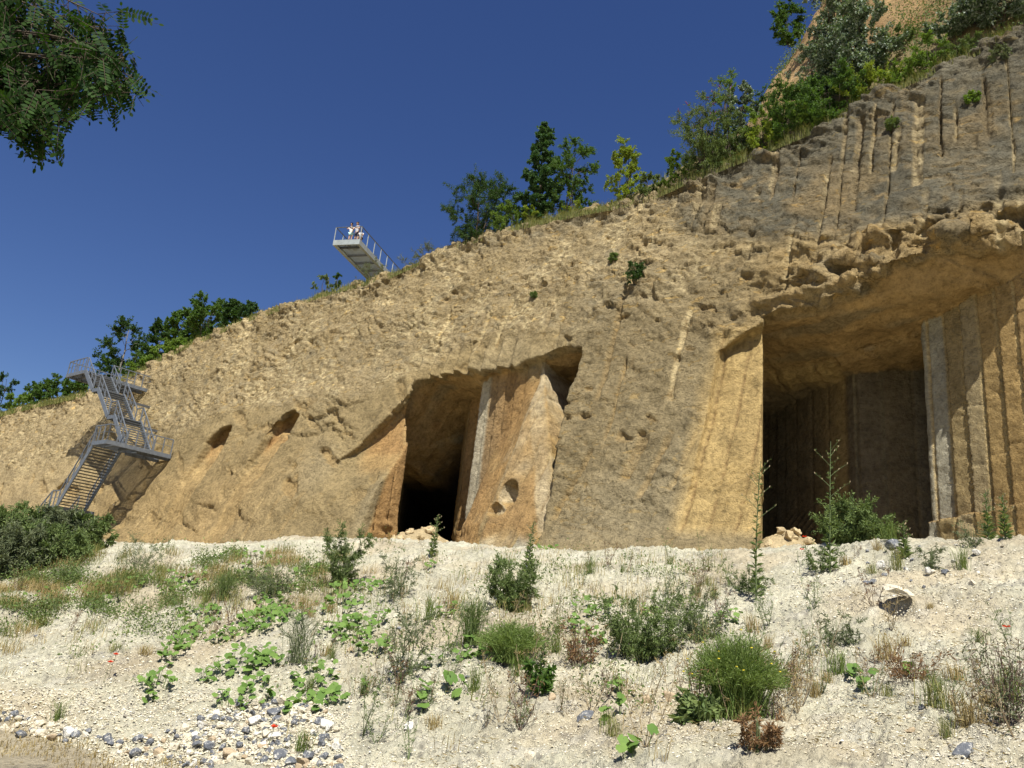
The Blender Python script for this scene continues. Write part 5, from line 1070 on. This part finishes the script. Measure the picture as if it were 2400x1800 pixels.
for a in ((232, 1475, 'red poppy, upper one of the pair on the open left chalk', .30), (222, 1482, 'red poppy, lower one of the pair on the open left chalk', .24), (578, 1618, 'single red poppy among the stones of the spill', .18), (1734, 1190, 'red poppy in front of the boulders of the large cave', .34), (1728, 1192, 'red poppy low on the crest in front of the large cave', .12), (2168, 1368, 'lone red poppy on the bare chalk near the right edge', .22)): poppy(*a)

# ------------------------------------------------------------------ stones
def stone_mesh(name, seed, mat, sub=2, flat=.72, ang=.0):
    rg = np.random.default_rng(seed); import bmesh
    bm = bmesh.new(); bmesh.ops.create_icosphere(bm, subdivisions=sub, radius=1.0); me = bpy.data.meshes.new(name); 
    v = np.array([x.co[:] for x in bm.verts]); 
    for _ in range(16):
        d = unit(rg.normal(size=3)); h = rg.uniform(.46, .82); e = v@d-h; v -= np.outer(np.clip(e, 0, None), d)
    v *= (1+.12*fbm(v, 1.2, 3, seed)[:, None]); v *= np.array([1, rg.uniform(.65, .95), rg.uniform(.55, .85)*flat/.72])
    for x, c in zip(bm.verts, v): x.co = c
    bm.to_mesh(me); bm.free(); me.materials.append(mat)
    for p in me.polygons: p.use_smooth = ang == 0
    return me
SM = {k: [stone_mesh('cobble', 700+i*7+len(k), M['stone_'+k], 3, .72, i % 3) for i in range(8)] for k in ('pale', 'white', 'grey', 'tan')}
SLAB = {'pale': 'cream chalk cobble', 'white': 'white chalk cobble', 'grey': 'dark grey flint cobble', 'tan': 'tan brown cobble'}
def cobble(P, r, kind, rg, where, group, lab=None):
    o = bpy.data.objects.new('cobble', SM[kind][int(rg.integers(8))]); C.objects.link(o); o.location = (P[0], P[1], P[2]+r*.28); o.rotation_euler = (rg.uniform(-.5, .5), rg.uniform(-.5, .5), rg.uniform(0, 6.28)); o.scale = (r, r, r)
    tag(o, lab or SLAB[kind]+' '+where, 'stone', group); return o
rgs = np.random.default_rng(31); placed = []
def pick(): return ('pale', 'pale', 'pale', 'pale', 'grey', 'white', 'grey', 'grey', 'grey', 'tan', 'white', 'grey')[int(rgs.integers(12))]
def inpoly(x, y, poly):
    c = False
    for (x1, y1), (x2, y2) in zip(poly, poly[1:]+poly[:1]):
        if (y1 > y) != (y2 > y) and x < (x2-x1)*(y-y1)/(y2-y1)+x1: c = not c
    return c
spill = [(-20, 1530), (60, 1545), (170, 1585), (300, 1590), (420, 1550), (500, 1505), (620, 1495), (700, 1540), (745, 1600), (730, 1670), (420, 1670), (330, 1630), (150, 1600), (60, 1592), (-20, 1580)]
nst = 0; tries = 0
while nst < 268 and tries < 20000:
    tries += 1; px, py = rgs.uniform(-20, 750), rgs.uniform(1490, 1668)
    if not inpoly(px, py, spill): continue
    P = gpt(px, py); r = .040+.075*rgs.beta(1.1, 2.6)+(.03 if rgs.random() < .06 else 0)
    if any((P[0]-a[0])**2+(P[1]-a[1])**2 < (.78*(r+a[2]))**2 for a in placed): continue
    placed.append((P[0], P[1], r)); cobble(P, r, pick(), rgs, 'in the stone spill beside the path', 'cobbles of the stone spill'); nst += 1
for k in range(26):
    P = gpt(rgs.uniform(1860, 2120), rgs.uniform(1178, 1270)); cobble(P, rgs.uniform(.03, .085), ('grey', 'grey', 'white', 'pale')[int(rgs.integers(4))], rgs, 'on the bank crest near the ribbed wall', 'cobbles on the bank crest')
for k in range(34):
    P = gpt(rgs.uniform(60, 2200), rgs.uniform(1230, 1650)); cobble(P, rgs.uniform(.025, .06), pick(), rgs, 'lying loose on the chalk bank', 'loose cobbles on the chalk bank')
for px, py, r, kd, lb in ((1262, 1535, .11, 'grey', 'smooth blue grey flint lying alone in the lower middle of the bank'), (885, 1568, .085, 'white', 'white and grey flint under the large leaved plant'), (1445, 1490, .10, 'tan', 'flat tan stone beside the broom like weed'), (1400, 1505, .08, 'tan', 'brown stone at the left of the broom like weed'), (1905, 1220, .13, 'white', 'large white stone on the right bank crest'), (1930, 1182, .17, 'grey', 'large pale blue flint on the crest under the cave corner'), (490, 1645, .10, 'tan', 'orange brown stone at the bottom of the stone spill'), (150, 1588, .12, 'white', 'big white stone at the left end of the stone spill'), (1148, 1618, .09, 'pale', 'cream stone half buried at the bottom middle of the bank'), (2085, 1640, .10, 'grey', 'blue grey flint near the bottom right corner'), (1190, 1515, .06, 'tan', 'small tan block right of the large leaved plant')):
    cobble(gpt(px, py), r, kd, rgs, '', None, lb)
_st = cobble((HOLE[0]+.02, HOLE[1]+.07, gz(HOLE[0]+.25, HOLE[1]+.05)+.10), .2, 'pale', rgs, '', None, 'pale stone slab roofing the small burrow on the right of the bank'); _st.scale = (.25, .20, .10); _st.rotation_euler = (.25, .05, .3)
def make_gravel():
    rg = np.random.default_rng(41); n = 95000; px = rg.uniform(-40, 2260, n); py = 1180+490*rg.uniform(0, 1, n)**.8; px[:14000] = rg.uniform(-30, 760, 14000); py[:14000] = rg.uniform(1490, 1668, 14000)
    # distances by interpolation of a coarse table of hits
    gx = np.linspace(-40, 2260, 60); gy = np.linspace(1180, 1672, 40); T = np.array([[ground_hit(a, b)[:2] for b in gy] for a in gx])
    i = np.clip((px+40)/2300*59, 0, 58.99); j = np.clip((py-1180)/492*39, 0, 38.99); i0, j0 = i.astype(int), j.astype(int); fi, fj = (i-i0)[:, None], (j-j0)[:, None]
    xy = T[i0, j0]*(1-fi)*(1-fj)+T[i0+1, j0]*fi*(1-fj)+T[i0, j0+1]*(1-fi)*fj+T[i0+1, j0+1]*fi*fj; x, y = xy.T
    p = np.stack([x, y, x*0], -1); keep = ((noise(p, 1.1, 42)+.5*noise(p, 3.3, 43)+.3 > rg.uniform(-.6, .8, n)) | (np.arange(n) < 14000)) & (pathmask(x, y) < .5); x, y = x[keep], y[keep]; n = len(x); z = gbase(x, y)+gdetail(x, y)
    inS = np.array([inpoly(a, b, spill) for a, b in zip(px[keep], py[keep])]); r = (.005+.019*rg.beta(1.0, 5, n)+inS*rg.uniform(0, .006, n))*np.clip(np.hypot(x, y)/9, .8, 1.5); base = np.array([[1, 0, 0], [-1, 0, 0], [0, 1, 0], [0, -1, 0], [0, 0, .75], [0, 0, -.6]], float)
    v = base[None]*(1+rg.uniform(-.35, .35, (n, 6, 1))); a = rg.uniform(0, 6.28, n); ca, sa = np.cos(a)[:, None], np.sin(a)[:, None]; vx = v[..., 0]*ca-v[..., 1]*sa; vy = v[..., 0]*sa+v[..., 1]*ca
    v = np.stack([vx+.3*v[..., 2], vy, v[..., 2]], -1)*r[:, None, None]+np.stack([x, y, z+r*.25], -1)[:, None]
    f = np.array([[0, 2, 4], [2, 1, 4], [1, 3, 4], [3, 0, 4], [2, 0, 5], [1, 2, 5], [3, 1, 5], [0, 3, 5]]); t = (np.arange(n)[:, None, None]*6+f[None]).reshape(-1, 3)
    m, nt, b = new_mat('gravel_bits'); b.inputs['Roughness'].default_value = .9; g = nd(nt, 'ShaderNodeNewGeometry'); nt.links.new(ramp(nt, g.outputs['Random Per Island'], [(0, (.16, .15, .14)), (.16, (.30, .26, .19)), (.22, (.50, .44, .31)), (.75, (.58, .53, .40)), (1, (.68, .65, .57))]), b.inputs['Base Color'])
    tag(mesh_obj('gravel', v.reshape(-1, 3), t, m, None, False), 'loose chalk gravel strewn over the bank', 'gravel', kind='stuff')
make_gravel()
# boulders in the cave mouths
BM = [stone_mesh('limestone_block', 800+i, M['stone_block'], 3, .8, 1) for i in range(6)]
def heap(name, s0, n0, hgt, rs, rn, count, sizes, where, group, seed):
    rg = np.random.default_rng(seed); ss, nn_ = np.meshgrid(np.linspace(-1.6, 1.6, 44), np.linspace(-1.6, 1.6, 44), indexing='ij'); q = np.stack([s0+ss*rs, n0+nn_*rn, ss*0], -1)
    def hh(s, n): return 3.9+hgt*np.exp(-((s-s0)/rs)**2-((n-n0)/rn)**2)
    q[..., 2] = hh(q[..., 0], q[..., 1])+.16*fbm(q, 1.6, 3, seed)+.06*noise(q, 6, seed+1); i = np.arange(43)[:, None]; j = np.arange(43)[None]
    qd = np.stack([i*44+j, i*44+j+1, (i+1)*44+j+1, (i+1)*44+j], -1).reshape(-1, 4); c = np.tile(np.array([.42, .33, .19]), (44*44, 1))*(1+.2*noise(q.reshape(-1, 3), 4, seed)[:, None])
    tag(mesh_obj(name, s2w(q).reshape(-1, 3), qd, M['soil'], cols=c), 'sandy rubble spread '+where, 'rubble', kind='stuff')
    for k in range(count):
        a = rg.uniform(0, 6.28); r = math.sqrt(rg.uniform(0, 1.3)); s, n = s0+math.cos(a)*r*rs, n0+math.sin(a)*r*rn; sz = rg.uniform(*sizes)*(1.5 if k % 9 == 0 else 1)
        o = bpy.data.objects.new('limestone_block', BM[k % 6]); C.objects.link(o); o.location = Vector(s2wv(s, n, float(hh(s, n))+sz*.35)); o.scale = (sz, sz, sz); o.rotation_euler = tuple(rg.uniform(-.6, .6, 2))+(rg.uniform(0, 6.28),)
        tag(o, 'ochre limestone block '+where, 'boulder', group)
heap('cave_rubble', 21.2, 3.4, 2.25, 2.3, 2.8, 60, (.10, .30), 'in the mouth of the small cave', 'blocks in the small cave', 51)
heap('cave_rubble', 2.0, 2.6, 2.1, 1.6, 2.6, 44, (.12, .34), 'at the foot of the yellow jamb in the large cave', 'blocks in the large cave', 52)
def big_rock():
    P = s2wv(-6.2, .2, 4.3); me = stone_mesh('boulder', 860, M['rock_plain'], 4, .8); o = bpy.data.objects.new('boulder', me); C.objects.link(o); o.location = Vector(P); o.scale = (1.9, 1.5, 1.5); tag(o, 'big grey brown boulder at the foot of the ribbed wall, right edge', 'boulder')
M['rock_plain'] = flat_mat('grey_brown_rock', (.20, .165, .105), .95, .3, 3, bump=.6); big_rock()

# ------------------------------------------------------------------ worn path, near left
def make_path():
    xs = np.arange(-13, -1.5, .06); ys = np.arange(3, 13.5, .06); X, Y = np.meshgrid(xs, ys, indexing='ij'); pm = pathmask(X, Y)+.25*noise(np.stack([X, Y, X*0], -1), 1.5, 71); Z = gbase(X, Y)+gdetail(X, Y)+.012
    i = np.arange(len(xs)-1)[:, None]; j = np.arange(len(ys)-1)[None]; ny = len(ys); qd = np.stack([i*ny+j, (i+1)*ny+j, (i+1)*ny+j+1, i*ny+j+1], -1).reshape(-1, 4); ok = (pm.ravel()[qd] > .5).all(1)
    p = np.stack([X, Y, Z], -1).reshape(-1, 3); c = np.tile(np.array([.40, .345, .24]), (len(p), 1))*(1+.18*fbm(p, 2.0, 3, 72)[:, None]); us, inv = np.unique(qd[ok], return_inverse=True)
    tag(mesh_obj('path', p[us], inv.reshape(-1, 4), M['chalk'], cols=c[us]), 'worn earthen path along the foot of the bank', 'path', kind='structure')
    rg = np.random.default_rng(73); n = 22000; P = np.stack([rg.uniform(-8, -2.4, n), rg.uniform(7.5, 11.5, n)], -1); e = np.abs(P[:, 1]-(8.80-.48*(P[:, 0]+3.6))+.12); k = (e < .30+.3*noise(np.concatenate([P, P[:, :1]*0], 1), 1.6, 74)) & (P[:, 0] < -2.6); P = P[k]; Q = np.concatenate([P, (gbase(P[:, 0], P[:, 1])+gdetail(P[:, 0], P[:, 1]))[:, None]], 1)
    v, q, t = grass_mesh(Q, .05+.05*rg.random(len(Q)), .7, rg, .006, .8); tag(mesh_obj('path_grass', v, [q, t], M['grass_dry'], None, False), 'short dry grass along the edge of the path', 'grass', kind='stuff')
make_path()

# ------------------------------------------------------------------ tree overhead, upper left
def make_robinia():
    rg = np.random.default_rng(91); base = np.array([-7.4, 4.2, 0.0]); T = thing('locust_tree', (base[0], base[1], gz(base[0], base[1])), 'dark feather leaved tree whose branches hang into the upper left corner', 'tree'); off = np.array(T.location)
    vis = [(-60, -60), (300, -60), (316, 20), (345, 75), (400, 130), (412, 185), (385, 205), (330, 238), (285, 250), (272, 275), (232, 262), (205, 258), (160, 250), (132, 290), (142, 345), (92, 362), (60, 330), (34, 330), (28, 270), (-60, 265)]
    vis = [(150+(a-150)*1.07, 120+(b-120)*1.07) for a, b in vis]
    fwv = np.array(fw); riv = np.array(ri); upv_ = np.array(up)
    def proj(P):
        d = P-EYE; z = d@fwv; return 1106+(d@riv)/z*1737, 829.5-(d@upv_)/z*1737, z
    def allowed(P):
        x, y, z = proj(P)
        if z < .3: return P[2] > 4.5
        if -40 < x < 2260 and -40 < y < 1700: return inpoly(x, y, vis)
        return True
    cc = np.array([-5.6, 4.6, 6.3]); rad = np.array([3.6, 3.9, 2.5]); wood = MB()
    tk = curve(np.array([-7.4, 4.2, -.3]), np.array([-6.3, 4.5, 5.6]), np.array([-.5, 0, 0]), 8); wood.tube(tk, np.linspace(.20, .11, 8), 8)
    LV = []; LT = []; k0 = 0; nl = 0; limbs = 0; tries = 0
    tgt = [tuple(EYE+ray(px, py)*t*1.0) for px, py, t in ((60, 60, 6.4), (150, 120, 6.2), (240, 90, 6.0), (300, 150, 5.8), (360, 175, 5.7), (200, 190, 5.9), (90, 200, 5.8), (80, 290, 5.6), (30, 140, 6.6), (270, 30, 6.4), (250, 200, 5.7), (20, 240, 5.9), (330, 120, 6.1), (120, 40, 7.0), (200, 30, 6.8), (160, 200, 6.3), (120, 230, 5.6), (60, 300, 5.5), (100, 325, 5.4), (55, 325, 5.6), (110, 295, 5.6), (290, 215, 5.6), (240, 235, 5.7), (385, 150, 5.6), (395, 185, 5.7), (350, 205, 5.8), (310, 80, 6.2), (260, 250, 5.8), (200, 235, 6.0), (130, 260, 6.0), (180, 150, 5.6), (340, 110, 5.7), (365, 140, 5.9), (390, 165, 5.6), (400, 195, 5.6), (375, 195, 5.8), (335, 190, 5.7), (320, 225, 5.6), (295, 180, 6.0), (270, 150, 5.8), (270, 255, 5.6), (235, 210, 5.8), (300, 50, 6.2), (320, 90, 6.0), (345, 160, 6.0), (215, 245, 5.7), (260, 100, 6.2), (355, 120, 5.6), (380, 180, 6.0))]
    cc = np.array([-7.2, 4.8, 7.3]); rad = np.array([1.9, 2.2, 1.6])
    while len(tgt) < 60:
        p = cc+rad*unit(rg.normal(size=3))*rg.uniform(.5, 1)**.5
        if allowed(p) and p[2] > 3.8: tgt.append(tuple(p))
    for c2, r2, n2 in ((np.array([-4.9, 3.5, 6.6]), .95, 10), (np.array([-6.4, 6.3, 8.2]), 1.0, 8)):
        k = 0
        for _ in range(4000):
            p = c2+r2*unit(rg.normal(size=3))*rg.uniform(.2, 1)
            if allowed(p): tgt.append(tuple(p)); k += 1
            if k >= n2: break
    oval = np.array([[0, 0], [.25, .42], [.65, .46], [1, 0], [.65, -.46], [.25, -.42]])
    for li, e in enumerate(tgt):
        e = np.array(e); s0 = tk[int(rg.integers(4, 8))]; e = s0+(e-s0)*.93; lc = curve(s0, e, np.array([0, 0, .35]), 9, .05, rg); wood.tube(lc, np.linspace(.030, .0025, 9), 5)
        nodes = []
        for k in range(17 if li < 49 else 16):
            u_ = rg.uniform(.35, 1.0)**.65*8; j = int(min(7, u_)); q0 = lerp(lc[j], lc[j+1], u_-j); d = unit(rg.normal(size=3)+np.array([0, 0, -.35])); q1 = q0+d*rg.uniform(.10, .42)
            if not allowed(q1): continue
            wood.tube(np.array([q0, (q0+q1)/2, q1]), [.003, .0025, .0015], 3); nodes += [q1, lerp(q0, q1, .66), lerp(q0, q1, .33), q1] if li < 49 else [q1]
        for q in nodes:
            if not allowed(q): continue
            d = unit(rg.normal(size=3)*.6+np.array([.12, 0, -.95])); L = rg.uniform(.17, .28); tip = q+d*L
            if not allowed(tip): continue
            sdv = unit(np.cross(d, rg.normal(size=3))); nrm = np.cross(sdv, d); wood.tube(np.array([q, tip]), [.0018, .001], 3); m_ = int(rg.integers(6, 9)); P = []; A = []
            for i in range(m_):
                for sg in (-1, 1): P.append(q+d*L*(.15+.8*i/m_)); A.append(unit(sdv*sg+d*.30+rg.normal(size=3)*.08))
            P.append(tip); A.append(d); P, A = np.array(P), np.array(A); N_ = unit(nrm+rg.normal(size=(len(P), 3))*.12); B = unit(np.cross(A, N_)); LL = rg.uniform(.030, .043, len(P))[:, None, None]
            v = P[:, None]+A[:, None]*oval[None, :, :1]*LL+B[:, None]*oval[None, :, 1:]*LL*.55; LV.append(v.reshape(-1, 3)); LT.append((np.arange(len(P))[:, None, None]*6+np.array([[0, 1, 2], [0, 2, 3], [0, 3, 4], [0, 4, 5]])[None]).reshape(-1, 3)+k0); k0 += len(P)*6; nl += 1
    wood.build('trunk', M['bark'], T, True, off); mesh_obj('crown', np.concatenate(LV)-off, np.concatenate(LT), M['leaf_robinia'], T, False)
make_robinia()
